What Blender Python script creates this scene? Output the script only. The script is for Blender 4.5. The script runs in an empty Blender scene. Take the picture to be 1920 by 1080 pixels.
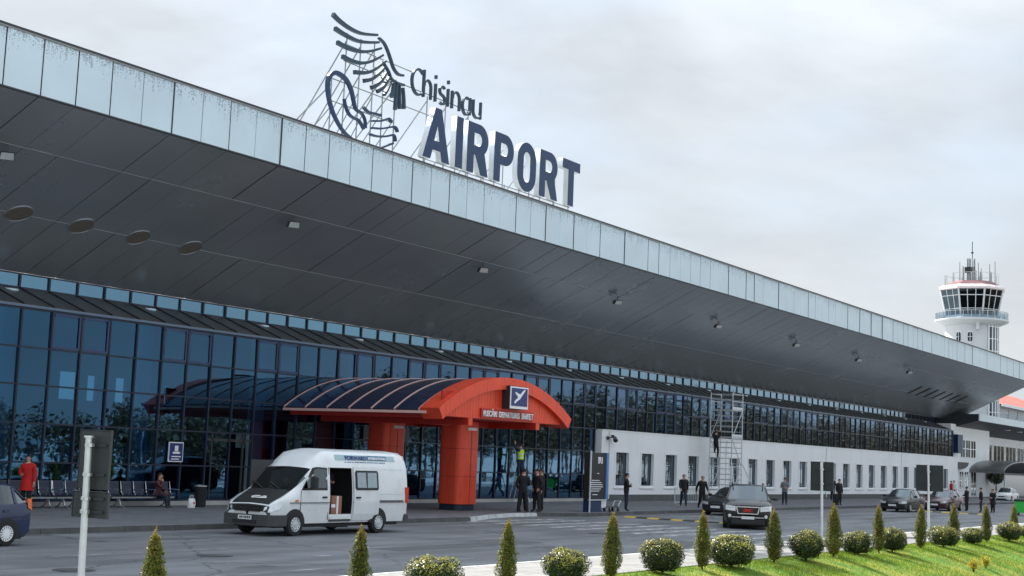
import bpy, bmesh, math, random
import numpy as np
from mathutils import Vector, Matrix
R = math.radians
random.seed(7)
SC = bpy.context.scene
COL = SC.collection

# ------------------------------------------------------------------ camera
cam_d = bpy.data.cameras.new('camera')
cam = bpy.data.objects.new('camera', cam_d)
COL.objects.link(cam)
cam_d.sensor_width = 36.0
cam_d.lens = 49.6875
cam_d.clip_start = 0.1
cam_d.clip_end = 6000
cr, cu, cb = (0.53373003, -0.84471549, 0.03984971), (-0.12127357, -0.02982024, 0.99217109), (-0.83691396, -0.53438423, -0.11835762)
cam.matrix_world = Matrix(((cr[0], cu[0], cb[0], 0), (cr[1], cu[1], cb[1], 0), (cr[2], cu[2], cb[2], 2.6), (0, 0, 0, 1)))
SC.camera = cam

# ------------------------------------------------------------------ sun and sky
SUN_AZ = math.atan2(0.95, 0.31)        # direction towards the sun: behind the terminal, a little to the right
SUN_EL = R(40)
sd = Vector((math.cos(SUN_EL) * math.cos(SUN_AZ), math.cos(SUN_EL) * math.sin(SUN_AZ), math.sin(SUN_EL)))
sun_d = bpy.data.lights.new('sun', 'SUN')
sun_d.energy = 4.8
sun_d.angle = R(0.53)
sun_d.color = (1.0, 0.94, 0.84)
sun = bpy.data.objects.new('sun', sun_d)
COL.objects.link(sun)
sun.rotation_euler = (-sd).to_track_quat('-Z', 'Y').to_euler()
sun.location = (60, 80, 120)

world = bpy.data.worlds.new('World')
SC.world = world
world.use_nodes = True
wn, wl = world.node_tree.nodes, world.node_tree.links
wn.clear()
w_out = wn.new('ShaderNodeOutputWorld')
w_bg = wn.new('ShaderNodeBackground')
w_sky = wn.new('ShaderNodeTexSky')
w_sky.sky_type = 'NISHITA'
w_sky.sun_disc = False
w_sky.sun_elevation = SUN_EL
w_sky.sun_rotation = math.pi / 2 - SUN_AZ
w_sky.air_density = 1.0
w_sky.dust_density = 1.5
w_bg.inputs[1].default_value = 0.12
w_tc = wn.new('ShaderNodeTexCoord')
w_map = wn.new('ShaderNodeMapping')
w_map.inputs['Scale'].default_value = (1.0, 1.0, 2.6)
w_map.inputs['Location'].default_value = (0.35, 0.1, 0.2)
w_n = wn.new('ShaderNodeTexNoise')
w_n.inputs['Scale'].default_value = 2.3
w_n.inputs['Detail'].default_value = 7
w_n.inputs['Roughness'].default_value = 0.52
w_cov = wn.new('ShaderNodeValToRGB')          # cloud cover
w_cov.color_ramp.elements[0].position = 0.30
w_cov.color_ramp.elements[0].color = (0.62, 0.62, 0.62, 1)
w_cov.color_ramp.elements[1].position = 0.52
w_cov.color_ramp.elements[1].color = (1, 1, 1, 1)
w_n2 = wn.new('ShaderNodeTexNoise')
w_n2.inputs['Scale'].default_value = 2.1
w_n2.inputs['Detail'].default_value = 8
w_n2.inputs['Roughness'].default_value = 0.55
w_n2.inputs['Distortion'].default_value = 0.4
w_cc = wn.new('ShaderNodeValToRGB')           # cloud tone: grey bellies, white tops
w_cc.color_ramp.elements[0].position = 0.33
w_cc.color_ramp.elements[0].color = (2.85, 3.02, 3.2, 1)
w_cc.color_ramp.elements[1].position = 0.58
w_cc.color_ramp.elements[1].color = (4.05, 4.24, 4.4, 1)
w_mix = wn.new('ShaderNodeMixRGB')
wl.new(w_tc.outputs['Generated'], w_map.inputs['Vector'])
wl.new(w_map.outputs[0], w_n.inputs['Vector'])
wl.new(w_map.outputs[0], w_n2.inputs['Vector'])
wl.new(w_n.outputs['Fac'], w_cov.inputs[0])
wl.new(w_n2.outputs['Fac'], w_cc.inputs[0])
wl.new(w_cov.outputs[0], w_mix.inputs[0])
wl.new(w_sky.outputs[0], w_mix.inputs[1])
wl.new(w_cc.outputs[0], w_mix.inputs[2])
w_sep = wn.new('ShaderNodeSeparateXYZ')
w_el = wn.new('ShaderNodeMapRange')           # overcast dome: brighter overhead than at the rim
w_el.inputs[1].default_value = 0.0; w_el.inputs[2].default_value = 1.0
w_el.inputs[3].default_value = 0.70; w_el.inputs[4].default_value = 1.4
w_mul = wn.new('ShaderNodeMixRGB'); w_mul.blend_type = 'MULTIPLY'; w_mul.inputs[0].default_value = 1.0
wl.new(w_tc.outputs['Generated'], w_sep.inputs[0])
wl.new(w_sep.outputs['Z'], w_el.inputs[0])
w_tint = wn.new('ShaderNodeMixRGB')           # cloud thins overhead, so the dome turns bluer there
w_tint.inputs[1].default_value = (1, 1, 1, 1); w_tint.inputs[2].default_value = (0.93, 1.0, 1.07, 1)
w_m2 = wn.new('ShaderNodeMixRGB'); w_m2.blend_type = 'MULTIPLY'; w_m2.inputs[0].default_value = 1.0
wl.new(w_sep.outputs['Z'], w_tint.inputs[0])
wl.new(w_mix.outputs[0], w_m2.inputs[1]); wl.new(w_tint.outputs[0], w_m2.inputs[2])
wl.new(w_m2.outputs[0], w_mul.inputs[1]); wl.new(w_el.outputs[0], w_mul.inputs[2])
wl.new(w_mul.outputs[0], w_bg.inputs[0])
wl.new(w_bg.outputs[0], w_out.inputs[0])

SC.view_settings.view_transform = 'Standard'
SC.view_settings.look = 'None'
SC.view_settings.gamma = 1.0
SC.view_settings.exposure = 1.08
SC.view_settings.use_curve_mapping = False
SC.cycles.max_bounces = 8
SC.cycles.transparent_max_bounces = 16

# ------------------------------------------------------------------ helpers
MATS = {}
def mat(name, col, rough=0.6, metal=0.0, var=0.0, vscale=3.0, bump=0.0, bscale=40.0, coat=0.0, spec=0.5, emit=None, estr=0.0):
    """Principled material with procedural colour variation and fine relief."""
    if name in MATS:
        return MATS[name]
    m = bpy.data.materials.new(name)
    m.use_nodes = True
    nt = m.node_tree
    b = nt.nodes['Principled BSDF']
    b.inputs['Roughness'].default_value = rough
    b.inputs['Metallic'].default_value = metal
    b.inputs['Specular IOR Level'].default_value = spec
    if coat:
        b.inputs['Coat Weight'].default_value = coat
        b.inputs['Coat Roughness'].default_value = 0.06
    c4 = (col[0], col[1], col[2], 1)
    b.inputs['Base Color'].default_value = c4
    if emit:
        b.inputs['Emission Color'].default_value = (*emit, 1)
        b.inputs['Emission Strength'].default_value = estr
    tc = nt.nodes.new('ShaderNodeTexCoord')
    if var:
        geo = nt.nodes.new('ShaderNodeNewGeometry')
        n = nt.nodes.new('ShaderNodeTexNoise')
        n.inputs['Scale'].default_value = vscale
        n.inputs['Detail'].default_value = 6
        r = nt.nodes.new('ShaderNodeMapRange')
        r.inputs[1].default_value = 0.3
        r.inputs[2].default_value = 0.7
        r.inputs[3].default_value = 1 - var
        r.inputs[4].default_value = 1 + var
        mx = nt.nodes.new('ShaderNodeMixRGB')
        mx.blend_type = 'MULTIPLY'
        mx.inputs[0].default_value = 1
        mx.inputs[1].default_value = c4
        nt.links.new(geo.outputs['Position'], n.inputs['Vector'])
        nt.links.new(n.outputs['Fac'], r.inputs[0])
        nt.links.new(r.outputs[0], mx.inputs[2])
        nt.links.new(mx.outputs[0], b.inputs['Base Color'])
        r2 = nt.nodes.new('ShaderNodeMapRange')
        r2.inputs[3].default_value = max(0.02, rough - 0.08)
        r2.inputs[4].default_value = min(1, rough + 0.08)
        nt.links.new(n.outputs['Fac'], r2.inputs[0])
        nt.links.new(r2.outputs[0], b.inputs['Roughness'])
    if bump:
        n = nt.nodes.new('ShaderNodeTexNoise')
        n.inputs['Scale'].default_value = bscale
        n.inputs['Detail'].default_value = 4
        bp = nt.nodes.new('ShaderNodeBump')
        bp.inputs['Strength'].default_value = bump
        bp.inputs['Distance'].default_value = 0.02
        nt.links.new(tc.outputs['Object'], n.inputs['Vector'])
        nt.links.new(n.outputs['Fac'], bp.inputs['Height'])
        nt.links.new(bp.outputs[0], b.inputs['Normal'])
    MATS[name] = m
    return m

class MB:
    """Collects geometry; build() links it as ONE mesh object."""
    def __init__(s):
        s.v, s.f, s.m = [], [], []
    def add(s, vs, fs, mi=0):
        o = len(s.v)
        s.v += [tuple(p) for p in vs]
        for f in fs:
            s.f.append([i + o for i in f]); s.m.append(mi)
        return s
    def box(s, x0, x1, y0, y1, z0, z1, mi=0):
        return s.add([(x0, y0, z0), (x1, y0, z0), (x1, y1, z0), (x0, y1, z0), (x0, y0, z1), (x1, y0, z1), (x1, y1, z1), (x0, y1, z1)],
                     [(0, 3, 2, 1), (4, 5, 6, 7), (0, 1, 5, 4), (1, 2, 6, 5), (2, 3, 7, 6), (3, 0, 4, 7)], mi)
    def cbox(s, x0, x1, y0, y1, z0, z1, c=0.02, mi=0):
        """box with chamfered vertical and top edges"""
        vs, n = [], 8
        prof = [(0, z0), (0, z1 - c), (c, z1)]
        for d, z in prof:
            a, b, e, g = x0 + d, x1 - d, y0 + d, y1 - d
            k = c
            vs += [(a + k, e, z), (b - k, e, z), (b, e + k, z), (b, g - k, z), (b - k, g, z), (a + k, g, z), (a, g - k, z), (a, e + k, z)]
        fs = []
        for r in range(2):
            for i in range(8):
                j = (i + 1) % 8
                fs.append((r * 8 + i, r * 8 + j, r * 8 + 8 + j, r * 8 + 8 + i))
        fs += [tuple(range(7, -1, -1)), tuple(range(16, 24))]
        return s.add(vs, fs, mi)
    def bar(s, a, b, w, h=None, mi=0, up=(0, 0, 1)):
        """rectangular bar from a to b"""
        h = w if h is None else h
        a, b = Vector(a), Vector(b)
        d = (b - a).normalized()
        u = Vector(up)
        if abs(d.dot(u)) > 0.98:
            u = Vector((0, 1, 0))
        x = d.cross(u).normalized(); y = x.cross(d)
        vs = []
        for p in (a, b):
            for sx, sy in ((-1, -1), (1, -1), (1, 1), (-1, 1)):
                vs.append(p + x * sx * w / 2 + y * sy * h / 2)
        return s.add(vs, [(0, 1, 2, 3), (7, 6, 5, 4), (0, 4, 5, 1), (1, 5, 6, 2), (2, 6, 7, 3), (3, 7, 4, 0)], mi)
    def tube(s, pts, r, n=8, mi=0, cap=True):
        pts = [Vector(p) for p in pts]
        rs = r if isinstance(r, (list, tuple)) else [r] * len(pts)
        vs, fs = [], []
        px = None
        for i, p in enumerate(pts):
            d = (pts[min(i + 1, len(pts) - 1)] - pts[max(i - 1, 0)]).normalized()
            u = Vector((0, 0, 1)) if abs(d.z) < 0.95 else Vector((1, 0, 0))
            x = d.cross(u).normalized()
            if px is not None and x.dot(px) < 0:
                x = -x
            px = x
            y = d.cross(x)
            for k in range(n):
                t = 2 * math.pi * k / n
                vs.append(p + (x * math.cos(t) + y * math.sin(t)) * rs[i])
        for i in range(len(pts) - 1):
            for k in range(n):
                j = (k + 1) % n
                fs.append((i * n + k, i * n + j, i * n + n + j, i * n + n + k))
        if cap:
            fs.append(tuple(range(n - 1, -1, -1)))
            fs.append(tuple(range((len(pts) - 1) * n, len(pts) * n)))
        return s.add(vs, fs, mi)
    def lathe(s, prof, c=(0, 0, 0), n=16, mi=0, axis='z', cap=True):
        vs, fs = [], []
        for r, z in prof:
            for k in range(n):
                t = 2 * math.pi * k / n
                a, b = r * math.cos(t), r * math.sin(t)
                if axis == 'z': vs.append((c[0] + a, c[1] + b, c[2] + z))
                elif axis == 'y': vs.append((c[0] + a, c[1] + z, c[2] + b))
                else: vs.append((c[0] + z, c[1] + a, c[2] + b))
        m = len(prof)
        for i in range(m - 1):
            for k in range(n):
                j = (k + 1) % n
                fs.append((i * n + k, i * n + j, i * n + n + j, i * n + n + k))
        if cap:
            fs.append(tuple(range(n - 1, -1, -1)))
            fs.append(tuple(range((m - 1) * n, m * n)))
        return s.add(vs, fs, mi)
    def prism(s, poly, y0, y1, mi=0, ax='y'):
        """extrude a 2-D polygon; ax='y': poly in (x,z); ax='x': poly in (y,z); ax='z': poly in (x,y)"""
        n = len(poly)
        def P(a, b, d):
            return (a, d, b) if ax == 'y' else ((d, a, b) if ax == 'x' else (a, b, d))
        vs = [P(a, b, y0) for a, b in poly] + [P(a, b, y1) for a, b in poly]
        fs = [tuple(range(n)), tuple(range(2 * n - 1, n - 1, -1))]
        for i in range(n):
            j = (i + 1) % n
            fs.append((i, n + i, n + j, j))
        return s.add(vs, fs, mi)
    def ribbon(s, pts, w, y0, y1, mi=0):
        """flat stroke in the XZ plane with thickness y0..y1; w = width or list of widths"""
        n = len(pts)
        ws = w if isinstance(w, (list, tuple)) else [w] * n
        L, Rr = [], []
        for i in range(n):
            a, b = pts[max(i - 1, 0)], pts[min(i + 1, n - 1)]
            dx, dz = b[0] - a[0], b[1] - a[1]
            l = math.hypot(dx, dz) or 1
            nx, nz = -dz / l * ws[i] / 2, dx / l * ws[i] / 2
            L.append((pts[i][0] + nx, pts[i][1] + nz)); Rr.append((pts[i][0] - nx, pts[i][1] - nz))
        vs = []
        for y in (y0, y1):
            for i in range(n):
                vs += [(L[i][0], y, L[i][1]), (Rr[i][0], y, Rr[i][1])]
        o = 2 * n
        fs = []
        for i in range(n - 1):
            a, b, c, d = 2 * i, 2 * i + 1, 2 * i + 3, 2 * i + 2
            fs += [(a, b, c, d), (a + o, d + o, c + o, b + o), (a, d, d + o, a + o), (b, b + o, c + o, c)]
        fs += [(0, o, o + 1, 1), (2 * n - 2, 2 * n - 1, o + 2 * n - 1, o + 2 * n - 2)]
        return s.add(vs, fs, mi)
    def mesh(s, name, mats, smooth=False):
        me = bpy.data.meshes.new(name)
        me.from_pydata(s.v, [], s.f)
        for m in (mats if isinstance(mats, (list, tuple)) else [mats]):
            me.materials.append(m)
        if any(s.m):
            me.polygons.foreach_set('material_index', s.m)
        bm = bmesh.new(); bm.from_mesh(me)
        bmesh.ops.recalc_face_normals(bm, faces=bm.faces)
        bm.to_mesh(me); bm.free()
        if smooth:
            me.polygons.foreach_set('use_smooth', [True] * len(me.polygons))
            if smooth != 'all':
                me.set_sharp_from_angle(angle=R(smooth if not isinstance(smooth, bool) else 40))
        me.update()
        return me
    def build(s, name, mats, parent=None, smooth=False):
        return link(name, s.mesh(name, mats, smooth), parent)

def link(name, me, parent=None, loc=None, rot=None):
    o = bpy.data.objects.new(name, me)
    COL.objects.link(o)
    if parent: o.parent = parent
    if loc is not None: o.location = loc
    if rot is not None: o.rotation_euler = rot
    return o
def tag(o, label=None, cat=None, group=None, kind=None):
    if label: o['label'] = label
    if cat: o['category'] = cat
    if group: o['group'] = group
    if kind: o['kind'] = kind
    return o
def thing(name, label, cat, loc=(0, 0, 0), rz=0, group=None):
    o = bpy.data.objects.new(name, None)
    COL.objects.link(o)
    o.location = loc; o.rotation_euler = (0, 0, rz)
    o.empty_display_size = 0.3
    return tag(o, label, cat, group)
def copy_tree(o, parent=None):
    c = o.copy(); COL.objects.link(c)
    if parent: c.parent = parent
    for ch in list(o.children): copy_tree(ch, c)
    return c
def text_mesh(name, txt, size, depth, m, align='LEFT', bold=0.0, sx=1.0):
    """flat lettering with thickness from the built-in font, lying in XY"""
    cu_ = bpy.data.curves.new(name, 'FONT')
    cu_.body = txt; cu_.size = size; cu_.extrude = depth / 2
    cu_.align_x = align; cu_.offset = bold; cu_.resolution_u = 3
    o = bpy.data.objects.new(name, cu_)
    COL.objects.link(o)
    dg = bpy.context.evaluated_depsgraph_get()
    me = bpy.data.meshes.new_from_object(o.evaluated_get(dg))
    bpy.data.objects.remove(o); bpy.data.curves.remove(cu_)
    me.name = name
    me.materials.clear(); me.materials.append(m)
    if sx != 1.0:
        for v in me.vertices: v.co.x *= sx
    return me
FACE_S = (R(90), 0, 0)          # text standing up and read from -Y

# ------------------------------------------------------------------ materials
def mat_drip(name, col, dark, rough, metal, z_top, h):
    """painted / anodised panel with dark weather runs below its top edge"""
    m = mat(name, col, rough, metal, 0.05, 0.7)
    nt = m.node_tree
    b = nt.nodes['Principled BSDF']
    geo = nt.nodes.new('ShaderNodeNewGeometry')
    sep = nt.nodes.new('ShaderNodeSeparateXYZ')
    nt.links.new(geo.outputs['Position'], sep.inputs[0])
    mp = nt.nodes.new('ShaderNodeMapping')
    mp.inputs['Scale'].default_value = (17, 17, 1.3)
    n = nt.nodes.new('ShaderNodeTexNoise')
    n.inputs['Scale'].default_value = 1.0; n.inputs['Detail'].default_value = 5
    nt.links.new(geo.outputs['Position'], mp.inputs[0]); nt.links.new(mp.outputs[0], n.inputs['Vector'])
    mp2 = nt.nodes.new('ShaderNodeMapping')
    mp2.inputs['Scale'].default_value = (2.2, 2.2, 3.5)
    n2 = nt.nodes.new('ShaderNodeTexNoise')
    n2.inputs['Scale'].default_value = 6.0; n2.inputs['Detail'].default_value = 6
    nt.links.new(geo.outputs['Position'], mp2.inputs[0]); nt.links.new(mp2.outputs[0], n2.inputs['Vector'])
    hr = nt.nodes.new('ShaderNodeMapRange')           # 1 at top edge, 0 a bit lower
    hr.inputs[1].default_value = z_top - h; hr.inputs[2].default_value = z_top
    hr.inputs[3].default_value = -0.30; hr.inputs[4].default_value = 0.27
    nt.links.new(sep.outputs['Z'], hr.inputs[0])
    ad = nt.nodes.new('ShaderNodeMath'); ad.operation = 'ADD'
    nt.links.new(n.outputs['Fac'], ad.inputs[0]); nt.links.new(hr.outputs[0], ad.inputs[1])
    ml = nt.nodes.new('ShaderNodeMath'); ml.operation = 'MULTIPLY'
    nt.links.new(ad.outputs[0], ml.inputs[0])
    r2 = nt.nodes.new('ShaderNodeMapRange'); r2.inputs[1].default_value = 0.38; r2.inputs[2].default_value = 0.6
    r2.inputs[3].default_value = 0.6; r2.inputs[4].default_value = 1.15
    nt.links.new(n2.outputs['Fac'], r2.inputs[0]); nt.links.new(r2.outputs[0], ml.inputs[1])
    cr_ = nt.nodes.new('ShaderNodeMapRange'); cr_.inputs[1].default_value = 0.60; cr_.inputs[2].default_value = 0.74
    cr_.inputs[4].default_value = 0.55
    nt.links.new(ml.outputs[0], cr_.inputs[0])
    mx = nt.nodes.new('ShaderNodeMixRGB')
    src = b.inputs['Base Color'].links[0].from_socket
    nt.links.new(cr_.outputs[0], mx.inputs[0]); nt.links.new(src, mx.inputs[1])
    mx.inputs[2].default_value = (*dark, 1)
    nt.links.new(mx.outputs[0], b.inputs['Base Color'])
    return m

def mat_streak(name, amt=0.18, sx=5.0, sz=0.35, dark=(0.5, 0.5, 0.5)):
    m = MATS[name]; nt = m.node_tree; b = nt.nodes['Principled BSDF']
    geo = nt.nodes.new('ShaderNodeNewGeometry'); mp = nt.nodes.new('ShaderNodeMapping'); mp.inputs['Scale'].default_value = (sx, sx, sz)
    n = nt.nodes.new('ShaderNodeTexNoise'); n.inputs['Scale'].default_value = 1.0; n.inputs['Detail'].default_value = 6; n.inputs['Roughness'].default_value = 0.65
    nt.links.new(geo.outputs['Position'], mp.inputs[0]); nt.links.new(mp.outputs[0], n.inputs['Vector'])
    r = nt.nodes.new('ShaderNodeMapRange'); r.inputs[1].default_value = 0.5; r.inputs[2].default_value = 0.72; r.inputs[4].default_value = amt
    nt.links.new(n.outputs['Fac'], r.inputs[0])
    mx = nt.nodes.new('ShaderNodeMixRGB'); mx.blend_type = 'MULTIPLY'; mx.inputs[2].default_value = (*dark, 1)
    src = b.inputs['Base Color'].links[0].from_socket
    nt.links.new(r.outputs[0], mx.inputs[0]); nt.links.new(src, mx.inputs[1]); nt.links.new(mx.outputs[0], b.inputs['Base Color'])
def mat_glass(name, tint, refl, rough=0.02, f0=0.12):
    """coated window glass: part mirror (more at grazing angles), part tinted see-through"""
    m = bpy.data.materials.new(name); m.use_nodes = True
    nt = m.node_tree; nt.nodes.clear()
    out = nt.nodes.new('ShaderNodeOutputMaterial')
    tr = nt.nodes.new('ShaderNodeBsdfTransparent'); tr.inputs[0].default_value = (*tint, 1)
    gl = nt.nodes.new('ShaderNodeBsdfGlossy'); gl.inputs['Roughness'].default_value = rough
    lw = nt.nodes.new('ShaderNodeLayerWeight'); lw.inputs[0].default_value = 0.5
    sq = nt.nodes.new('ShaderNodeMath'); sq.operation = 'POWER'; sq.inputs[1].default_value = 2.0     # coating tint fades out at grazing angles
    cm = nt.nodes.new('ShaderNodeMixRGB'); cm.inputs[1].default_value = (*refl, 1); cm.inputs[2].default_value = (0.7, 0.72, 0.74, 1)
    nt.links.new(lw.outputs['Facing'], sq.inputs[0]); nt.links.new(sq.outputs[0], cm.inputs[0]); nt.links.new(cm.outputs[0], gl.inputs[0])
    mr = nt.nodes.new('ShaderNodeMapRange'); mr.inputs[3].default_value = f0; mr.inputs[4].default_value = 1.0
    p = nt.nodes.new('ShaderNodeMath'); p.operation = 'POWER'; p.inputs[1].default_value = 2.2
    nt.links.new(lw.outputs['Facing'], p.inputs[0]); nt.links.new(p.outputs[0], mr.inputs[0])
    geo = nt.nodes.new('ShaderNodeNewGeometry')
    n = nt.nodes.new('ShaderNodeTexNoise'); n.inputs['Scale'].default_value = 0.9; n.inputs['Detail'].default_value = 2
    bp = nt.nodes.new('ShaderNodeBump'); bp.inputs['Strength'].default_value = 0.022; bp.inputs['Distance'].default_value = 0.06
    nt.links.new(geo.outputs['Position'], n.inputs['Vector']); nt.links.new(n.outputs['Fac'], bp.inputs['Height'])
    nt.links.new(bp.outputs[0], gl.inputs['Normal'])
    ms = nt.nodes.new('ShaderNodeMixShader')
    nt.links.new(mr.outputs[0], ms.inputs[0]); nt.links.new(tr.outputs[0], ms.inputs[1]); nt.links.new(gl.outputs[0], ms.inputs[2])
    nt.links.new(ms.outputs[0], out.inputs[0])
    MATS[name] = m
    return m

mat_drip('fascia', (0.58, 0.69, 0.76), (0.12, 0.16, 0.20), 0.36, 0.65, 14.78, 1.25)
mat('trim_dark', (0.025, 0.032, 0.04), 0.5)
mat('soffit', (0.42, 0.455, 0.50), 0.25, 0.65, 0.08, 0.25)
mat('soffit_gap', (0.05, 0.055, 0.062), 0.8)
mat('roof_top', (0.25, 0.26, 0.28), 0.7, 0, 0.1)
mat_glass('facade_glass', (0.24, 0.44, 0.58), (0.16, 0.42, 0.68), 0.012, 0.16)
mat_glass('clerestory_glass', (0.22, 0.40, 0.50), (0.42, 0.66, 0.82), 0.03, 0.22)
mat_glass('car_glass', (0.12, 0.16, 0.17), (0.85, 0.95, 1.0), 0.02, 0.07)
mat_glass('dark_glass', (0.05, 0.08, 0.11), (0.5, 0.7, 0.85), 0.02, 0.06)
mat('mullion', (0.014, 0.022, 0.048), 0.4, 0.2)
mat('vent_frame', (0.035, 0.06, 0.14), 0.4, 0.2)
mat('eave_metal', (0.20, 0.21, 0.22), 0.35, 0.6, 0.15, 0.6)
mat('gutter_blue', (0.12, 0.18, 0.28), 0.4, 0.4)
mat('white_paint', (0.88, 0.905, 0.93), 0.7, 0, 0.04, 0.5, 0.06, 25)
mat('white_frame', (0.86, 0.88, 0.90), 0.5)
mat('plinth', (0.10, 0.11, 0.115), 0.8, 0, 0.15, 2, 0.2, 20)
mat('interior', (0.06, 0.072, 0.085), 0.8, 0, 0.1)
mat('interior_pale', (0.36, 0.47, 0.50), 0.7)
mat('interior_col', (0.60, 0.80, 0.92), 0.5)
mat('steel', (0.55, 0.58, 0.6), 0.35, 0.8, 0.06, 4)
mat('galv', (0.62, 0.66, 0.69), 0.45, 0.5, 0.08, 6)
mat('dark_steel', (0.05, 0.055, 0.06), 0.45, 0.4)
mat('black_plastic', (0.015, 0.016, 0.018), 0.55)
mat('rubber', (0.018, 0.018, 0.019), 0.85, 0, 0.2, 8)
mat('chrome', (0.8, 0.82, 0.84), 0.15, 1.0)
mat('navy_face', (0.008, 0.034, 0.10), 0.45, 0, 0.06, 1)
mat('letter_side', (0.72, 0.78, 0.82), 0.5, 0.1, 0.05, 1.5)
mat('logo_dark', (0.03, 0.06, 0.09), 0.45, 0.3)
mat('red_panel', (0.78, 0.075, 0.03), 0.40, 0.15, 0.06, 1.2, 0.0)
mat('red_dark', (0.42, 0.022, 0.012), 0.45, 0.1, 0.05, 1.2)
mat('canopy_sheet', (0.012, 0.02, 0.05), 0.16, 0.0, 0.1, 2)
mat('rib_pink', (0.72, 0.45, 0.42), 0.5)
mat('white_sheet', (0.82, 0.83, 0.85), 0.45)
mat('sign_blue', (0.012, 0.03, 0.16), 0.4)
mat('amber', (0.9, 0.35, 0.02), 0.5)
mat('concrete', (0.42, 0.42, 0.41), 0.85, 0, 0.12, 1.2, 0.15, 15)

mat_streak('red_panel', .55, 7.0, .5, (.45, .4, .4)); mat_streak('red_dark', .5, 6.0, .5); mat_streak('white_paint', .14, 3.0, .25, (.6, .62, .64)); mat_streak('letter_side', .4, 6, .6)
# ------------------------------------------------------------------ ground, road, pavements
def wb(mb, name, mats, root, parent=None, smooth=False):
    """link world-coordinate geometry under a thing's Empty (or under one of its parts)"""
    o = mb.build(name, mats, parent or root, smooth)
    if parent is None: o.location = -root.location
    return o
def wl_(name, me, loc, root, parent=None, rot=None):
    o = link(name, me, parent or root, loc, rot)
    if parent is None: o.location = Vector(loc) - root.location
    return o

def mat_asphalt():
    m = mat('asphalt', (0.165, 0.172, 0.185), 0.62, 0, 0.22, 0.35, 0.5, 60)
    nt = m.node_tree; b = nt.nodes['Principled BSDF']
    geo = nt.nodes.new('ShaderNodeNewGeometry')
    # worn wheel tracks / patches stretched along the traffic direction, fine cracks
    mp = nt.nodes.new('ShaderNodeMapping'); mp.inputs['Scale'].default_value = (0.12, 0.9, 1)
    n = nt.nodes.new('ShaderNodeTexNoise'); n.inputs['Scale'].default_value = 1.0; n.inputs['Detail'].default_value = 7
    nt.links.new(geo.outputs['Position'], mp.inputs[0]); nt.links.new(mp.outputs[0], n.inputs['Vector'])
    v = nt.nodes.new('ShaderNodeTexVoronoi'); v.feature = 'DISTANCE_TO_EDGE'; v.inputs['Scale'].default_value = 0.33
    nz = nt.nodes.new('ShaderNodeTexNoise'); nz.inputs['Scale'].default_value = 1.3; nz.inputs['Detail'].default_value = 5
    mxv = nt.nodes.new('ShaderNodeMixRGB'); mxv.inputs[0].default_value = 0.35
    nt.links.new(geo.outputs['Position'], nz.inputs['Vector'])
    nt.links.new(geo.outputs['Position'], mxv.inputs[1]); nt.links.new(nz.outputs['Color'], mxv.inputs[2])
    nt.links.new(mxv.outputs[0], v.inputs['Vector'])
    cr_ = nt.nodes.new('ShaderNodeMapRange'); cr_.inputs[1].default_value = 0.0; cr_.inputs[2].default_value = 0.012
    cr_.inputs[3].default_value = 0.45; cr_.inputs[4].default_value = 1
    nt.links.new(v.outputs['Distance'], cr_.inputs[0])
    r = nt.nodes.new('ShaderNodeMapRange'); r.inputs[1].default_value = 0.3; r.inputs[2].default_value = 0.7
    r.inputs[3].default_value = 0.66; r.inputs[4].default_value = 1.32
    nt.links.new(n.outputs['Fac'], r.inputs[0])
    mu = nt.nodes.new('ShaderNodeMath'); mu.operation = 'MULTIPLY'
    nt.links.new(r.outputs[0], mu.inputs[0]); nt.links.new(cr_.outputs[0], mu.inputs[1])
    mx = nt.nodes.new('ShaderNodeMixRGB'); mx.blend_type = 'MULTIPLY'; mx.inputs[0].default_value = 1
    src = b.inputs['Base Color'].links[0].from_socket
    nt.links.new(src, mx.inputs[1]); nt.links.new(mu.outputs[0], mx.inputs[2]); nt.links.new(mx.outputs[0], b.inputs['Base Color'])
    return m
def mat_paving(name, col, bw, bh, mortar=0.012):
    m = mat(name, col, 0.75, 0, 0.12, 0.8)
    nt = m.node_tree; b = nt.nodes['Principled BSDF']
    geo = nt.nodes.new('ShaderNodeNewGeometry')
    br = nt.nodes.new('ShaderNodeTexBrick')
    br.inputs['Scale'].default_value = 1.0; br.inputs['Mortar Size'].default_value = mortar
    br.inputs['Brick Width'].default_value = bw; br.inputs['Row Height'].default_value = bh
    br.inputs['Color1'].default_value = (1, 1, 1, 1); br.inputs['Color2'].default_value = (0.8, 0.81, 0.83, 1)
    br.inputs['Mortar'].default_value = (0.55, 0.55, 0.55, 1)
    nt.links.new(geo.outputs['Position'], br.inputs['Vector'])
    mx = nt.nodes.new('ShaderNodeMixRGB'); mx.blend_type = 'MULTIPLY'; mx.inputs[0].default_value = 1
    src = b.inputs['Base Color'].links[0].from_socket
    nt.links.new(src, mx.inputs[1]); nt.links.new(br.outputs['Color'], mx.inputs[2]); nt.links.new(mx.outputs[0], b.inputs['Base Color'])
    bp = nt.nodes.new('ShaderNodeBump'); bp.inputs['Strength'].default_value = 0.3; bp.inputs['Distance'].default_value = 0.01
    nt.links.new(br.outputs['Color'], bp.inputs['Height']); nt.links.new(bp.outputs[0], b.inputs['Normal'])
    return m
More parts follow.
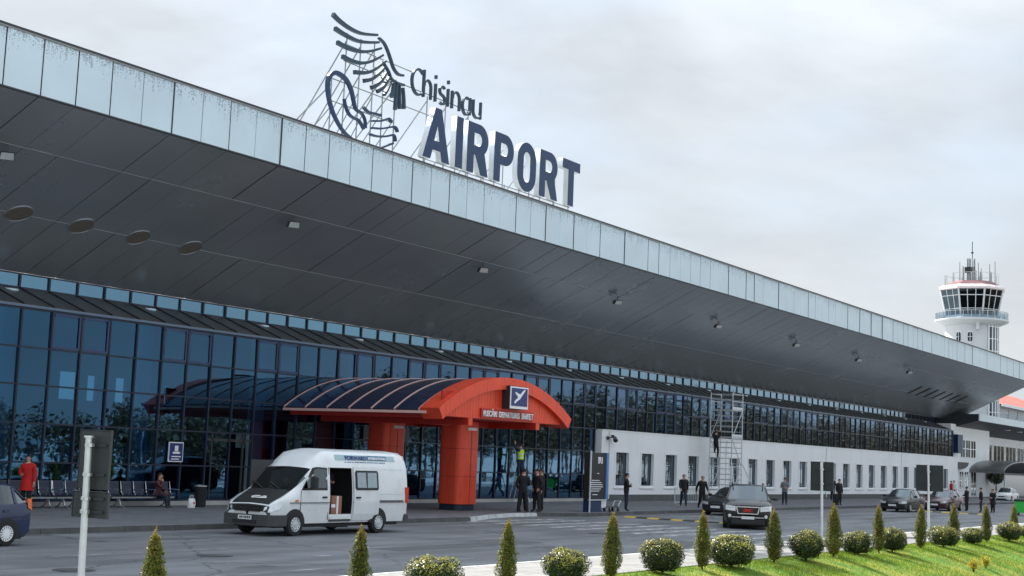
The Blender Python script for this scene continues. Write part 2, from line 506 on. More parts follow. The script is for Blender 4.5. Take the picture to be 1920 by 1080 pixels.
def mat_worn(name, col, lo, hi, base=(0.165, 0.172, 0.182)):
    """road paint worn through to the asphalt"""
    m = mat(name, col, 0.7)
    nt = m.node_tree; b = nt.nodes['Principled BSDF']
    geo = nt.nodes.new('ShaderNodeNewGeometry')
    mp = nt.nodes.new('ShaderNodeMapping'); mp.inputs['Scale'].default_value = (0.8, 2.2, 1)
    n = nt.nodes.new('ShaderNodeTexNoise'); n.inputs['Scale'].default_value = 1.6; n.inputs['Detail'].default_value = 8; n.inputs['Roughness'].default_value = 0.7
    nt.links.new(geo.outputs['Position'], mp.inputs[0]); nt.links.new(mp.outputs[0], n.inputs['Vector'])
    r = nt.nodes.new('ShaderNodeMapRange'); r.inputs[1].default_value = lo; r.inputs[2].default_value = hi
    nt.links.new(n.outputs['Fac'], r.inputs[0])
    mx = nt.nodes.new('ShaderNodeMixRGB'); mx.inputs[1].default_value = (*base, 1); mx.inputs[2].default_value = (*col, 1)
    nt.links.new(r.outputs[0], mx.inputs[0]); nt.links.new(mx.outputs[0], b.inputs['Base Color'])
    return m
mat_asphalt()
mat_paving('sidewalk', (0.185, 0.187, 0.205), 0.6, 0.3)
mat_paving('pale_paving', (0.27, 0.268, 0.265), 0.5, 0.5, 0.02)
mat_worn('road_paint', (0.62, 0.63, 0.64), 0.44, 0.62)
mat_worn('line_paint', (0.5, 0.51, 0.52), 0.42, 0.66)
mat('kerb', (0.085, 0.087, 0.09), 0.85, 0, 0.25, 1.5)  # concrete darkened so the colour carries the kerb's shadow
mat('kerb_white', (0.55, 0.56, 0.57), 0.7, 0, 0.25, 3)
mat('bounce_ground', (0.43, 0.435, 0.44), 0.9, 0, 0.2, 0.1)  # paled so the ground bounces extra sunlight onto the facade

def lawn_z(y):
    """grass bank: level at the pavement, falling away towards the camera"""
    d = max(0.0, 14.9 - y)
    if d < 7.0: return 0.10 - 0.10 * d - 0.034 * d * d * (1 if d < 3.5 else 0) - ((0.034 * 12.25 + 0.238 * (d - 3.5)) if d >= 3.5 else 0)
    return lawn_z(14.9 - 6.999)
GZ = lawn_z(5)

def strip(name, xs, ys, zf, m):
    mb = MB(); vs = [(x, y, zf(x, y)) for y in ys for x in xs]; n = len(xs)
    fs = [(j * n + i, j * n + i + 1, (j + 1) * n + i + 1, (j + 1) * n + i) for j in range(len(ys) - 1) for i in range(n - 1)]
    mb.add(vs, fs); return mb.build(name, m, None, True)
ys = [-2500, -300, -60, -20, 0, 5, 7.9]
ys += [8.4 + 0.5 * i for i in range(13)] + [14.9, 15.3, 15.31, 60, 400, 3000]
def gz(x, y): return (lawn_z(y) - 0.06) if y < 15.305 else -0.03
g = strip('ground', [-2500, -300, -60, 0, 60, 120, 300, 3000], ys, gz, MATS['bounce_ground']); tag(g, kind='structure', label='flat grey ground stretching to the horizon')

m = MB(); m.add([(-120, 17.9, 0), (330, 17.9, 0), (330, 60, 0), (-120, 60, 0)], [(0, 1, 2, 3)])
tag(m.build('road', MATS['asphalt']), kind='structure', label='grey asphalt road in front of the terminal')

KERB = [(-80, 31.4), (20, 31.38), (47.0, 31.5), (48.4, 31.9), (50.2, 32.6), (52.7, 33.1), (54.6, 33.05), (56.2, 32.5), (57.6, 32.1), (67, 32.5), (85, 32.6), (154, 32.6), (300, 32.6)]
m = MB(); top = [(x, y + 0.16) for x, y in KERB]
for (a, b) in zip(top[:-1], top[1:]):
    m.add([(a[0], a[1], .15), (b[0], b[1], .15), (b[0], 60, .15), (a[0], 60, .15)], [(0, 1, 2, 3)])
sw = m.build('sidewalk', MATS['sidewalk']); tag(sw, kind='structure', label='grey paved sidewalk along the terminal front')
kb = thing('kerb', 'grey concrete kerb edging the terminal sidewalk', 'kerb', (20, 31.4, 0))
def kerb_run(a, b, mt, nm='kerbstone', step=1.0, root=kb, z=0.155, w=0.17, flip=1):
    L = math.hypot(b[0] - a[0], b[1] - a[1]); n = max(1, int(round(L / step)))
    for i in range(n):
        p = [a[k] + (b[k] - a[k]) * i / n for k in (0, 1)]; q = [a[k] + (b[k] - a[k]) * (i + 1) / n for k in (0, 1)]
        d = Vector((q[0] - p[0], q[1] - p[1], 0)).normalized(); s = Vector((-d.y, d.x, 0)) * w * flip
        g_ = d * 0.008
        P, Q = Vector((p[0], p[1], 0)) + g_, Vector((q[0], q[1], 0)) - g_
        dz = random.uniform(-.004, .004)
        mb = MB(); mb.add([P, Q, Q + s, P + s] + [v + Vector((0, 0, z + dz)) for v in (P + s * .1, Q + s * .1, Q + s, P + s)],
                          [(0, 3, 2, 1), (4, 5, 6, 7), (0, 1, 5, 4), (1, 2, 6, 5), (2, 3, 7, 6), (3, 0, 4, 7)])
        wb(mb, nm, mt, root)
for i, (a, b) in enumerate(zip(KERB[:-1], KERB[1:])):
    if a[0] < 10: a = (16.0, 31.38)
    if a[0] >= 80: step = 8.0
    else: step = 1.0
    kerb_run(a, b, MATS['kerb_white'] if 47 <= a[0] < 54 else MATS['kerb'], step=step)

# pale pavement on the near side with its kerb
m = MB(); m.box(-80, 260, 15.0, 17.76, -0.02, 0.12)
tag(m.build('pavement', MATS['pale_paving']), kind='structure', label='pale sunlit pavement beside the lawn')
kb2 = thing('kerb', 'pale concrete kerb between the road and the lawn pavement', 'kerb', (30, 17.8, 0))
for i in range(75):
    kerb_run((8 + i * 1.0, 17.76), (9 + i * 1.0, 17.76), MATS['kerb_white'], step=1.0, root=kb2, z=0.128, w=-0.0 + 0.15)

# road markings (thin sheets of paint)
def paint(name, quads, m_, label, z=0.004):
    mb = MB()
    for q in quads: mb.add([(x, y, z) for x, y in q], [(0, 1, 2, 3)])
    return tag(mb.build(name, m_), kind='structure', label=label)
def rect(x0, x1, y0, y1): return [(x0, y0), (x1, y0), (x1, y1), (x0, y1)]
zq = []
for i in range(11):
    y = 18.8 + i * 1.22
    zq.append([(46.4 + random.uniform(-.3, .3), y), (53.6 + random.uniform(-.3, .3), y), (53.9, y + .5), (46.6, y + .5)])
paint('crosswalk_marking', zq, MATS['road_paint'], 'worn white crosswalk stripes on the road')
paint('lane_marking', [rect(19.5 + 1.9 * i, 21.2 + 1.9 * i, 25.4, 25.5) for i in range(4)] + [rect(15 + 6 * i, 18.4 + 6 * i, 20.14, 20.27) for i in range(4)] + [rect(58 + 5 * i, 60 + 5 * i, 22.8, 22.95) for i in range(16)]
      + [rect(56 + 4.2 * i, 57.8 + 4.2 * i, 20.1, 20.24) for i in range(16)] + [[(26.9, 22.6), (27.6, 22.5), (27.5, 22.8), (27.1, 22.9)]], MATS['line_paint'], 'faded white lane dashes on the road')
# far kerb-side line
paint('edge_marking', [rect(60, 150, 32.2, 32.3)], MATS['line_paint'], 'faded white edge line along the far kerb')

mat('bump_yellow', (0.62, 0.42, 0.05), 0.7, 0, 0.2, 4)
mat('bump_black', (0.03, 0.03, 0.032), 0.8)
def speed_bump(x, y0, n, label):
    t = thing('speed_bump', label, 'speed bump', (x, y0, 0), 0, 'rubber speed bumps across the road')
    for i in range(n):
        a = y0 + i * 0.6
        mb = MB(); mb.prism([(x - .3, .004), (x - .16, .05), (x + .16, .05), (x + .3, .004)], a + .01, a + .59)
        wb(mb, 'segment', MATS['bump_yellow'] if i % 2 == 0 else MATS['bump_black'], t)
speed_bump(59.4, 25.7, 9, 'yellow and black rubber speed bump behind the crosswalk stripes')
speed_bump(97.5, 24.0, 8, 'yellow and black rubber speed bump behind the dark sedan')

# ------------------------------------------------------------------ terminal building
MOD = 1.36
FY, FZ0, FZ1 = 35.0, 12.95, 14.76          # fascia plane
CY, CZ0, CZ1 = 43.6, 8.10, 8.68            # clerestory plane
GY, GTOP = 41.6, 7.23                      # curtain wall plane
XE = 163.0                                 # roof end
XG = 154.2                                 # glass end
T = thing('terminal_building', 'long airport terminal with slanted grey soffit, pale blue roof edge and blue glass front', 'terminal building', (90, 41.6, 0.15))

# --- roof: slab + panels
m = MB()
m.prism([(FY + .06, FZ1 - .05), (FY + .06, FZ0 + .06), (CY + .15, CZ1 + .06), (CY + .15, CZ1 + .4), (62, 11.6), (62, FZ1 - .05)], 4, XE - .02, 0, 'x')
roof = wb(m, 'roof', [MATS['soffit_gap']], T)
m = MB(); m.box(4, XE, FY - .06, 62.2, FZ1 - .05, FZ1 + .0)
wb(m, 'roof_deck', MATS['roof_top'], T, roof)
m = MB(); m.box(4, XE + .02, FY - .07, FY + .25, FZ1, FZ1 + .07)
wb(m, 'coping', MATS['trim_dark'], T, roof)
m = MB(); m.box(4, XE, FY - .035, FY + .06, FZ0 - .05, FZ0 + .0)
wb(m, 'drip_edge', MATS['trim_dark'], T, roof)
FX0 = 26.3 - 3 * MOD
nf = int((XE - FX0) / MOD)
def fpanel(w):
    mb = MB()
    x0, x1 = 0.012, w - 0.012
    z0, z1 = FZ0 + .0, FZ1 - .004
    # shallow tray: pan with folded edges
    mb.add([(x0, .02, z0), (x1, .02, z0), (x1, .02, z1), (x0, .02, z1), (x0 + .012, 0, z0), (x1 - .012, 0, z0), (x1 - .012, 0, z1), (x0 + .012, 0, z1)],
           [(4, 5, 6, 7), (0, 4, 7, 3), (5, 1, 2, 6)])
    return mb.mesh('fascia_panel', MATS['fascia'])
fmesh = fpanel(MOD)
for i in range(nf):
    o = wl_('fascia_panel', fmesh, (FX0 + i * MOD, FY - .02 + random.uniform(-.004, .004), 0), T, roof)
    o.rotation_euler = (random.uniform(-.0015, .0015), 0, random.uniform(-.004, .004))
# alternate joints are wider: cover strips
m = MB(); m.box(-.022, .022, FY - .03, FY + .0, FZ0, FZ1 - .004)
jme = m.mesh('joint_strip', MATS['trim_dark'])
for i in range(0, nf + 1, 2): wl_('joint_strip', jme, (FX0 + i * MOD, 0, 0), T, roof)
# soffit planks in three runs
SV = Vector((0, CY - FY, CZ1 - FZ0)); SN = Vector((0, SV.z, -SV.y)).normalized()   # outward (down) normal
def spt(t, d=0.0): return Vector((0, FY, FZ0)) + SV * t + SN * d
RUNS = [(0.0, 0.265), (0.265, 0.63), (0.63, 1.0)]
def splank(t0, t1, n=1):
    mb = MB()
    for k in range(n):
        x0 = k * MOD
        L = SV.length; e = 0.012 / L
        a0, a1, b0, b1 = spt(t0 + e, .012), spt(t1 - e, .012), spt(t0 + e, -.03), spt(t1 - e, -.03)
        g_ = 0.010
        # slight belly across the plank so that the joints catch light
        c0, c1 = spt(t0 + e, .019), spt(t1 - e, .019)
        vs = [(x0 + g_, a0.y, a0.z), (x0 + MOD / 2, c0.y, c0.z), (x0 + MOD - g_, a0.y, a0.z), (x0 + g_, a1.y, a1.z), (x0 + MOD / 2, c1.y, c1.z), (x0 + MOD - g_, a1.y, a1.z),
              (x0 + g_, b0.y, b0.z), (x0 + MOD - g_, b0.y, b0.z), (x0 + g_, b1.y, b1.z), (x0 + MOD - g_, b1.y, b1.z)]
        mb.add(vs, [(0, 1, 4, 3), (1, 2, 5, 4), (0, 3, 8, 6), (2, 7, 9, 5)])
    return mb
NS = 62
for (t0, t1) in RUNS:
    me = splank(t0, t1).mesh('soffit_panel', MATS['soffit'], True)
    for i in range(NS):
        o = wl_('soffit_panel', me, (FX0 + i * MOD, 0, 0), T, roof)
        o.rotation_euler = (0, random.uniform(-.003, .003), 0)
        o.location.z += 0.0
    far = splank(t0, t1, nf - NS)
    for k, v in enumerate(far.v): far.v[k] = (v[0] + FX0 + NS * MOD, v[1], v[2])
    o = wb(far, 'far_soffit_panels', MATS['soffit'], T, roof, True); o['kind'] = 'stuff'
# seams as thin light strips
mat('seam', (0.26, 0.28, 0.31), 0.45, 0.5)
m = MB()
for t in (0.265, 0.63):
    p = spt(t, .03)
    m.box(FX0, XE, p.y - .011, p.y + .011, p.z - .004, p.z + .012)
wb(m, 'soffit_seams', MATS['seam'], T, roof)
# round grilles and vent slots in the soffit
mat('grille', (0.15, 0.135, 0.12), 0.7, 0.3)
SR = SV.to_track_quat('Y', 'Z').to_matrix()
for i in range(4):
    mb = MB(); x = 31.46 + i * 2.72
    mb.lathe([(0.52, 0), (0.52, -.05), (0.46, -.055), (0.455, -.03)], n=28, cap=False, mi=1)
    mb.lathe([(0.455, -.028), (0.0, -.028)], n=28, cap=False)
    for k in range(7):
        yy = -.36 + k * .12; w = math.sqrt(.45 ** 2 - yy ** 2)
        mb.box(-w, w, yy - .02, yy + .02, -.045, -.029)
    me = mb.mesh('round_grille', [MATS['grille'], MATS['soffit']], True)
    o = wl_('round_grille', me, (x, spt(.63, .014).y, spt(.63, .014).z), T, roof); o.rotation_euler = SR.to_euler(); o.scale = (1, 1, .55)
mat('slot', (0.006, 0.006, 0.007), 0.9)
for i in range(7):
    mb = MB(); x = 134.6 + i * 2.72
    a, b = spt(.50, .036), spt(.66, .036)
    mb.add([(x, a.y, a.z), (x + .55, a.y, a.z), (x + .55, b.y, b.z), (x, b.y, b.z), (x, a.y, a.z + .05), (x + .55, a.y, a.z + .05), (x + .55, b.y, b.z + .05), (x, b.y, b.z + .05)],
           [(0, 1, 2, 3), (4, 7, 6, 5), (0, 4, 5, 1), (1, 5, 6, 2), (2, 6, 7, 3), (3, 7, 4, 0)])
    wb(mb, 'vent_slot', MATS['slot'], T, roof)

# --- clerestory band
CX0 = 34.21 - 6 * MOD
m = MB()
m.box(CX0, XG, CY - .05, CY + .05, CZ0 - .03, CZ0 + .05); m.box(CX0, XG, CY - .05, CY + .05, CZ1 - .07, CZ1 - .02)
ncl = int((XG - CX0) / MOD)
for i in range(ncl + 1):
    m.box(CX0 + i * MOD - .04, CX0 + i * MOD + .04, CY - .07, CY + .04, CZ0 + .05, CZ1 - .07)
cl = wb(m, 'clerestory', MATS['mullion'], T)
def pane_mesh(w, h, mt, t=.012):
    mb = MB(); mb.box(.03, w - .03, -t / 2, t / 2, .02, h - .02); return mb.mesh('pane', mt)
pm = pane_mesh(MOD, CZ1 - CZ0 - .06, MATS['clerestory_glass'])
for i in range(ncl):
    o = wl_('pane', pm, (CX0 + i * MOD, CY, CZ0 + .02), T, cl)
    o.rotation_euler = (random.uniform(-.02, .02), 0, random.uniform(-.01, .01))
# --- sloping metal strip below it, one tray per module
def eave_mesh():
    mb = MB(); y0, z0, y1, z1 = GY - .12, GTOP + .06, CY - .06, CZ0 - .02
    mb.add([(.03, y0, z0), (MOD - .03, y0, z0), (MOD - .03, y1, z1), (.03, y1, z1), (.0, y0, z0 - .03), (MOD, y0, z0 - .03), (MOD, y1, z1 - .03), (.0, y1, z1 - .03)],
           [(0, 1, 2, 3), (4, 5, 1, 0), (4, 0, 3, 7), (1, 5, 6, 2)])
    mb.box(-.015, .015, y0, y0 + .01, z0, z0 + .05)
    mb.add([(-.012, y0, z0 - .03), (.012, y0, z0 - .03), (.012, y1, z1 - .03), (-.012, y1, z1 - .03), (-.012, y0, z0 + .05), (.012, y0, z0 + .05), (.012, y1, z1 + .05), (-.012, y1, z1 + .05)],
           [(4, 5, 6, 7), (0, 4, 7, 3), (1, 2, 6, 5), (0, 1, 5, 4)], 1)
    return mb.mesh('eave_panel', [MATS['eave_metal'], MATS['trim_dark']])
m = MB(); m.prism([(GY - .05, GTOP + .02), (CY - .08, CZ0 - .06), (CY - .08, CZ0 - .16), (GY + .1, GTOP - .02)], CX0, XG - .05, 0, 'x')
eave = wb(m, 'eave_strip', MATS['trim_dark'], T)
em = eave_mesh()
for i in range(ncl):
    wl_('eave_panel', em, (CX0 + i * MOD, 0, 0), T, eave)
# --- curtain wall
GX0 = CX0
ROWS = [0.35, 1.72, 3.10, 4.46, 5.79, GTOP]
WX = 75.25                                  # white ground floor starts here
m = MB()
ng = int((XG - GX0) / MOD)
iw = int(round((WX - GX0) / MOD))
for i in range(ng + 1):
    x = GX0 + i * MOD
    z0 = ROWS[0] if i <= iw else ROWS[3]
    m.box(x - .035, x + .035, GY - .07, GY + .10, z0, GTOP - .002)
for k, z in enumerate(ROWS):
    x0, x1 = GX0, (WX if k < 3 else XG)
    for i in range(ng):
        xa, xb = GX0 + i * MOD + .036, GX0 + (i + 1) * MOD - .036
        if k < 3 and xb > WX: continue
        if k == 5: m.box(xa, xb, GY - .06, GY + .08, z - .10, z - .003)
        else: m.box(xa, xb, GY - .055, GY + .08, z - .03, z + .03)
cw = wb(m, 'curtain_wall', MATS['mullion'], T)
for k in range(5):
    h = ROWS[k + 1] - ROWS[k]
    pm = pane_mesh(MOD, h, MATS['facade_glass'])
    for i in range(ng):
        if k < 3 and i >= iw: continue
        if k < 2 and GX0 + i * MOD > 42.9 and GX0 + i * MOD < 45.0: continue      # doorway
        o = wl_('pane', pm, (GX0 + i * MOD, GY, ROWS[k]), T, cw)
        o.rotation_euler = (random.uniform(-.007, .007), 0, random.uniform(-.009, .009))
# top-hung vents: two framed, two plain
vm = MB(); h = GTOP - ROWS[4]
for (a, b, c, d) in ((.05, .13, .05, h - .12), (MOD - .13, MOD - .05, .05, h - .12), (.131, MOD - .131, .05, .13), (.131, MOD - .131, h - .20, h - .12)):
    vm.box(a, b, -.05, -.012, c, d)
vm.box(.07, .16, -.085, -.052, h - .22, h - .14); vm.box(MOD - .16, MOD - .07, -.085, -.052, h - .22, h - .14)
vme = vm.mesh('vent_frame', MATS['vent_frame'])
for i in range(0, ng):
    x = GX0 + i * MOD
    j = int(round((x - 34.21) / MOD)) % 4
    if j in (0, 1) and x < 112: wl_('vent_frame', vme, (x, GY, ROWS[4]), T, cw)
# blue-grey gutter strip above the glass, pale sill below
m = MB(); m.box(GX0, XG, GY - .14, GY - .06, GTOP - .03, GTOP + .045)
wb(m, 'gutter', MATS['gutter_blue'], T)
m = MB(); m.box(GX0, WX, GY - .10, GY + .2, .15, .32)
wb(m, 'sill', MATS['concrete'], T)
# end wall of the glass block
m = MB(); m.prism([(GY - .05, .2), (58, .2), (58, 9), (CY, CZ1), (CY, CZ0), (GY - .05, GTOP)], XG + .02, XG + .1, 0, 'x')
wb(m, 'end_wall', MATS['mullion'], T)
# --- doorway left of the van
dm = MB(); X0, X1 = 42.37 + .04, 45.09 - .04
mat('door_bright', (0.75, 0.8, 0.82), 0.4)
for x in (X0 + .3, X1 - .5): dm.box(x, x + .07, GY - .02, GY + .05, .32, 3.05)
dm.box(X0, X1, GY - .02, GY + .05, 2.75, 2.85)
door = wb(dm, 'door_frame', MATS['dark_steel'], T)
for a, b in ((X0 + .38, X0 + 1.1),):
    dp = MB(); dp.box(a, b, GY + .3, GY + .33, .3, 2.7); wb(dp, 'door_leaf', MATS['dark_glass'], T, door)
# --- interior seen through the glass
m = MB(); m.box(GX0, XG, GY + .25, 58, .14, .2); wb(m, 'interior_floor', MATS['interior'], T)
m = MB()
BW = [(48.3, 49.5, 4.6, 6.0), (50.1, 50.7, 4.6, 5.9), (52.0, 52.7, 4.6, 5.9), (55.5, 55.75, 4.7, 5.7)]
xs = GX0
for (a, b, c, d) in BW:
    m.box(xs, a, 57.8, 58, .2, 9); m.box(a, b, 57.8, 58, .2, c); m.box(a, b, 57.8, 58, d, 9); xs = b
m.box(xs, XG, 57.8, 58, .2, 9)
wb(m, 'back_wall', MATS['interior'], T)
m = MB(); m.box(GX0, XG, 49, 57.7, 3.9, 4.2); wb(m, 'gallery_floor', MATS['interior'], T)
cmb = MB(); cmb.lathe([(.36, .2), (.36, 8.0)], n=20); cme = cmb.mesh('interior_column', MATS['interior_col'], True)
for i in range(19):
    x = 33.69 + 6.82 * i
    if x < XG: wl_('interior_column', cme, (x, 43.5, 0), T)
for x0, x1, z0, z1, y in ((36.2, 38.9, 1.75, 2.5, 45.5), (40.6, 44.9, 1.75, 2.45, 45.0), (47, 49.5, 2.5, 3.2, 44), (62, 66, 1.9, 2.6, 46), (68.5, 73, 1.0, 1.5, 45)):
    m = MB(); m.box(x0, x1, y, y + .3, z0, z1); wb(m, 'pale_panel', MATS['interior_pale'], T)  # pale blocks set behind the lower panes
# --- white ground floor with windows
WY = 41.2
WIN = [(77.1 + 3.43 * k, 77.1 + 3.43 * k + 1.68) for k in range(22)]
Z0, Z1, ZT = 1.1, 3.12, 4.40
m = MB(); xs = WX
for a, b in WIN:
    m.box(xs, a, WY, WY + .5, .55, ZT); m.box(a, b, WY + .002, WY + .5, .55, Z0); m.box(a, b, WY + .002, WY + .5, Z1, ZT); xs = b
m.box(xs, XG + .5, WY, WY + .5, .55, ZT)
aw = wb(m, 'ground_floor_wall', MATS['white_paint'], T)
m = MB(); m.box(WX - .02, XG + .52, WY - .06, WY + .5, ZT, ZT + .06); wb(m, 'parapet_cap', MATS['white_frame'], T, aw)
m = MB(); m.box(WX, XG + .5, WY - .05, WY + .5, .15, .55); wb(m, 'plinth', MATS['plinth'], T, aw)
wm = MB(); w = 1.68; hh = Z1 - Z0
for (a, b, c, d) in ((-.16, 0, -.12, hh + .12), (w, w + .16, -.12, hh + .12), (0, w, hh, hh + .12)):
    wm.box(a, b, -.035, .0, c, d)
wm.box(-.2, w + .2, -.09, .0, -.18, -.12)
wm.box(.0, .07, .16, .22, 0, hh, 1); wm.box(w - .07, w, .16, .22, 0, hh, 1); wm.box(.07, w - .07, .16, .22, 0, .07, 1); wm.box(.07, w - .07, .16, .22, hh - .07, hh, 1)
wm.box(w / 2 - .03, w / 2 + .03, .165, .215, .07, hh - .07, 1)
wme = wm.mesh('window', [MATS['white_frame'], MATS['mullion']])
pmb = MB(); pmb.box(.07, w / 2 - .03, .18, .192, .07, hh - .07); pmb.box(w / 2 + .03, w - .07, .18, .192, .07, hh - .07)
pme = pmb.mesh('pane', MATS['dark_glass'])
mat('blind_pale', (0.42, 0.46, 0.48), .8)
bms = []
for fr in (.0, .35, .6, .0, .85, .2):
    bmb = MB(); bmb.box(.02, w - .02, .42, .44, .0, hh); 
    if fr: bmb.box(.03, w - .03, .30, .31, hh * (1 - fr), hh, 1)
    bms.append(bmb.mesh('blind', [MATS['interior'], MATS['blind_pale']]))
for a, b in WIN:
    o = wl_('window', wme, (a, WY, Z0), T)
    p = link('pane', pme, o); q = link('blind', random.choice(bms), o)
# --- notice boards on the glass front
def board(x, y, z, w, h, root, nm='notice_board'):
    mb = MB(); mb.box(x, x + w, y - .04, y, z, z + h); mb.box(x + .04, x + w - .04, y - .052, y - .041, z + .04, z + h - .04, 1)
    return wb(mb, nm, [MATS['white_sheet'], MATS['sign_blue']], root)
nb = board(40.25, GY - .10, 1.86, .78, .78, T)
m = MB(); m.box(40.55, 40.73, GY - .165, GY - .155, 2.28, 2.5); m.box(40.45, 40.83, GY - .165, GY - .155, 2.18, 2.26); m.box(40.4, 40.9, GY - .165, GY - .155, 2.05, 2.09); m.box(40.38, 40.8, GY - .165, GY - .155, 1.95, 1.99)
wb(m, 'pictogram', MATS['white_sheet'], T, nb)
m = MB(); m.box(52.6, 55.4, GY - .16, GY - .08, 3.15, 3.75); lb = wb(m, 'light_box', MATS['interior_pale'], T)
m = MB(); m.box(55.41, 56.1, GY - .17, GY - .08, 3.15, 3.8); wb(m, 'light_box_end', MATS['navy_face'], T, lb)

# manhole covers and a drain in the road
mat('cast_iron', (0.10, 0.102, 0.105), .55, .5, .2, 6)
def manhole(x, y, label, dx=0):
    t = thing('manhole_cover', label, 'manhole cover', (x, y, .004), 0, 'iron covers set in the road')
    m = MB(); m.lathe([(.42, 0), (.42, .006), (.36, .008)], n=24, cap=False); m.lathe([(.36, .008), (.34, .004), (.0, .004)], n=24, cap=False); m.build('ring', MATS['cast_iron'], t)
    m = MB(); m.lathe([(.33, .004), (.33, .010), (.001, .011)], n=24, cap=False); m.build('lid', MATS['cast_iron'], t)
manhole(24.9, 23.9, 'round iron manhole cover on the road left of the white van')
manhole(19.6, 22.6, 'round iron manhole cover on the road behind the left sign post')
manhole(45.0, 24.6, 'round iron manhole cover near the crosswalk stripes')
# downpipes and wall boxes on the white ground floor
for x in (76.2, 93.6, 114.1, 134.7):
    m = MB(); m.tube([(x, WY - .06, .3), (x, WY - .06, ZT - .05)], .045, 8); wb(m, 'downpipe', MATS['white_frame'], T)

# darker repair patches and oil stains in the asphalt
mat('patch', (0.11, 0.114, 0.12), .75, 0, .25, 2.5, .4, 60)
def blob(cx, cy, rx, ry, n=18):
    return [(cx + rx * (1 + .25 * math.sin(3 * a + cx)) * math.cos(a), cy + ry * (1 + .2 * math.cos(5 * a + cy)) * math.sin(a), .003) for a in [2 * math.pi * i / n for i in range(n)]]
mb = MB()
for q in (blob(28.4, 28.6, .9, .35), blob(41.0, 26.5, .7, .25), blob(36, 21.6, .8, .2), blob(23.5, 21.3, .6, .25)): mb.add(q, [tuple(range(len(q)))])
for (x0, x1, y0, y1) in ((30.5, 38.0, 22.6, 23.7), (17, 20.5, 27.6, 28.5), (61.5, 72, 19.2, 20.0), (41, 44, 19.3, 21.0), (75, 88, 24.5, 25.6)):
    mb.add([(x0, y0, .003), (x1, y0 + .05, .003), (x1 + .1, y1, .003), (x0 - .1, y1 - .04, .003)], [(0, 1, 2, 3)])
tag(mb.build('asphalt_patches', MATS['patch']), kind='structure', label='dark repair patches and oil stains in the road')
# ------------------------------------------------------------------ roof sign
def curve_mesh(name, loops, depth, m_):
    """fill closed 2-D loops (outer + holes) and give them thickness; lies in XY"""
    cu_ = bpy.data.curves.new(name, 'CURVE'); cu_.dimensions = '2D'; cu_.fill_mode = 'BOTH'; cu_.extrude = depth / 2
    for lp in loops:
        s = cu_.splines.new('POLY'); s.points.add(len(lp) - 1)
        for p, q in zip(s.points, lp): p.co = (q[0], q[1], 0, 1)
        s.use_cyclic_u = True
    o = bpy.data.objects.new(name, cu_); COL.objects.link(o)
    me = bpy.data.meshes.new_from_object(o.evaluated_get(bpy.context.evaluated_depsgraph_get()))
    bpy.data.objects.remove(o); bpy.data.curves.remove(cu_)
    me.name = name; me.materials.clear(); me.materials.append(m_)
    return me
def arc(cx, cz, rx, rz, a0, a1, n=12):
    return [(cx + rx * math.cos(R(a0 + (a1 - a0) * i / n)), cz + rz * math.sin(R(a0 + (a1 - a0) * i / n))) for i in range(n + 1)]
H = 2.32
LET = {
 'A': [[(0, 0), (.80, H), (1.27, H), (2.0, 0), (1.43, 0), (1.30, .43), (.70, .43), (.56, 0)], [(.80, .85), (1.20, .85), (1.02, 1.62)]],
 'I': [[(0, 0), (0, H), (.54, H), (.54, 0)]],
 'R': [[(0, 0), (0, H), (.95, H)] + arc(.95, 1.60, .74, .72, 90, -52) + [(1.74, 0), (1.15, 0), (.68, .86), (.53, .86), (.53, 0)], [(.53, 1.30), (.53, 1.88), (.90, 1.88)] + arc(.90, 1.59, .28, .29, 85, -85, 8) + [(.90, 1.30)]],
 'P': [[(0, 0), (0, H), (.95, H)] + arc(.95, 1.58, .72, .74, 90, -90) + [(.53, .84), (.53, 0)], [(.53, 1.28), (.53, 1.88), (.90, 1.88)] + arc(.90, 1.58, .28, .30, 85, -85, 8) + [(.90, 1.28)]],
 'O': [arc(.84, .82, .84, .86, 180, 360, 14) + arc(.84, 1.50, .84, .86, 0, 180, 14), arc(.84, .72, .31, .30, 180, 360, 10) + arc(.84, 1.60, .31, .30, 0, 180, 10)],
 'T': [[(0, H), (1.75, H), (1.75, 1.83), (1.14, 1.83), (1.14, 0), (.60, 0), (.60, 1.83), (0, 1.83)]],
}
SY = 35.6
S = thing('rooftop_sign', 'airport name sign of big navy letters and curved emblem on the roof edge', 'sign', (50, 35.7, 14.76))
for ch, x in zip('AIRPORT', (48.19, 50.64, 51.55, 53.78, 55.82, 57.86, 60.05)):
    can = curve_mesh('letter', LET[ch], .28, MATS['letter_side']); fac = curve_mesh('letter_face', LET[ch], .02, MATS['navy_face'])
    o = wl_('letter', can, (x, SY + .16, 15.30), S, None, FACE_S)
    f = link('letter_face', fac, o, (0, 0, .151))
# script letters (stroke skeletons, X offset from the first letter, Z offset from the base line)
def arcp(cx, cz, rx, rz, a0, a1, n=9): return arc(cx, cz, rx, rz, a0, a1, n)
SCR = {
 'C': [(47.20, [arcp(.50, .56, .46, .56, 48, 312, 16)])],
 'h': [(48.10, [[(.0, 0), (.0, 1.2)], [(.03, .5)] + arcp(.28, .5, .26, .3, 150, 0) + [(.54, 0)]])],
 'i': [(48.98, [[(0, 0), (0, .8)], [(0, 1.02), (0, 1.18)]]), (49.94, [[(0, 0), (0, .8)], [(0, 1.02), (0, 1.18)]])],
 's': [(49.28, [arcp(.22, .60, .20, .20, 40, 230, 8) + arcp(.22, .20, .22, .20, 70, -140, 8)])],
 'n': [(50.26, [[(0, 0), (0, .8)], [(.03, .46)] + arcp(.30, .5, .28, .3, 150, 0) + [(.58, 0)]])],
 'a': [(51.08, [arcp(.30, .36, .29, .40, 60, 330, 14), [(.60, 0), (.60, .8)]])],
 'u': [(51.95, [[(0, .8), (.0, .3)] + arcp(.30, .3, .30, .3, 180, 340) + [(.58, .3)], [(.60, 0), (.60, .8)]])],
}
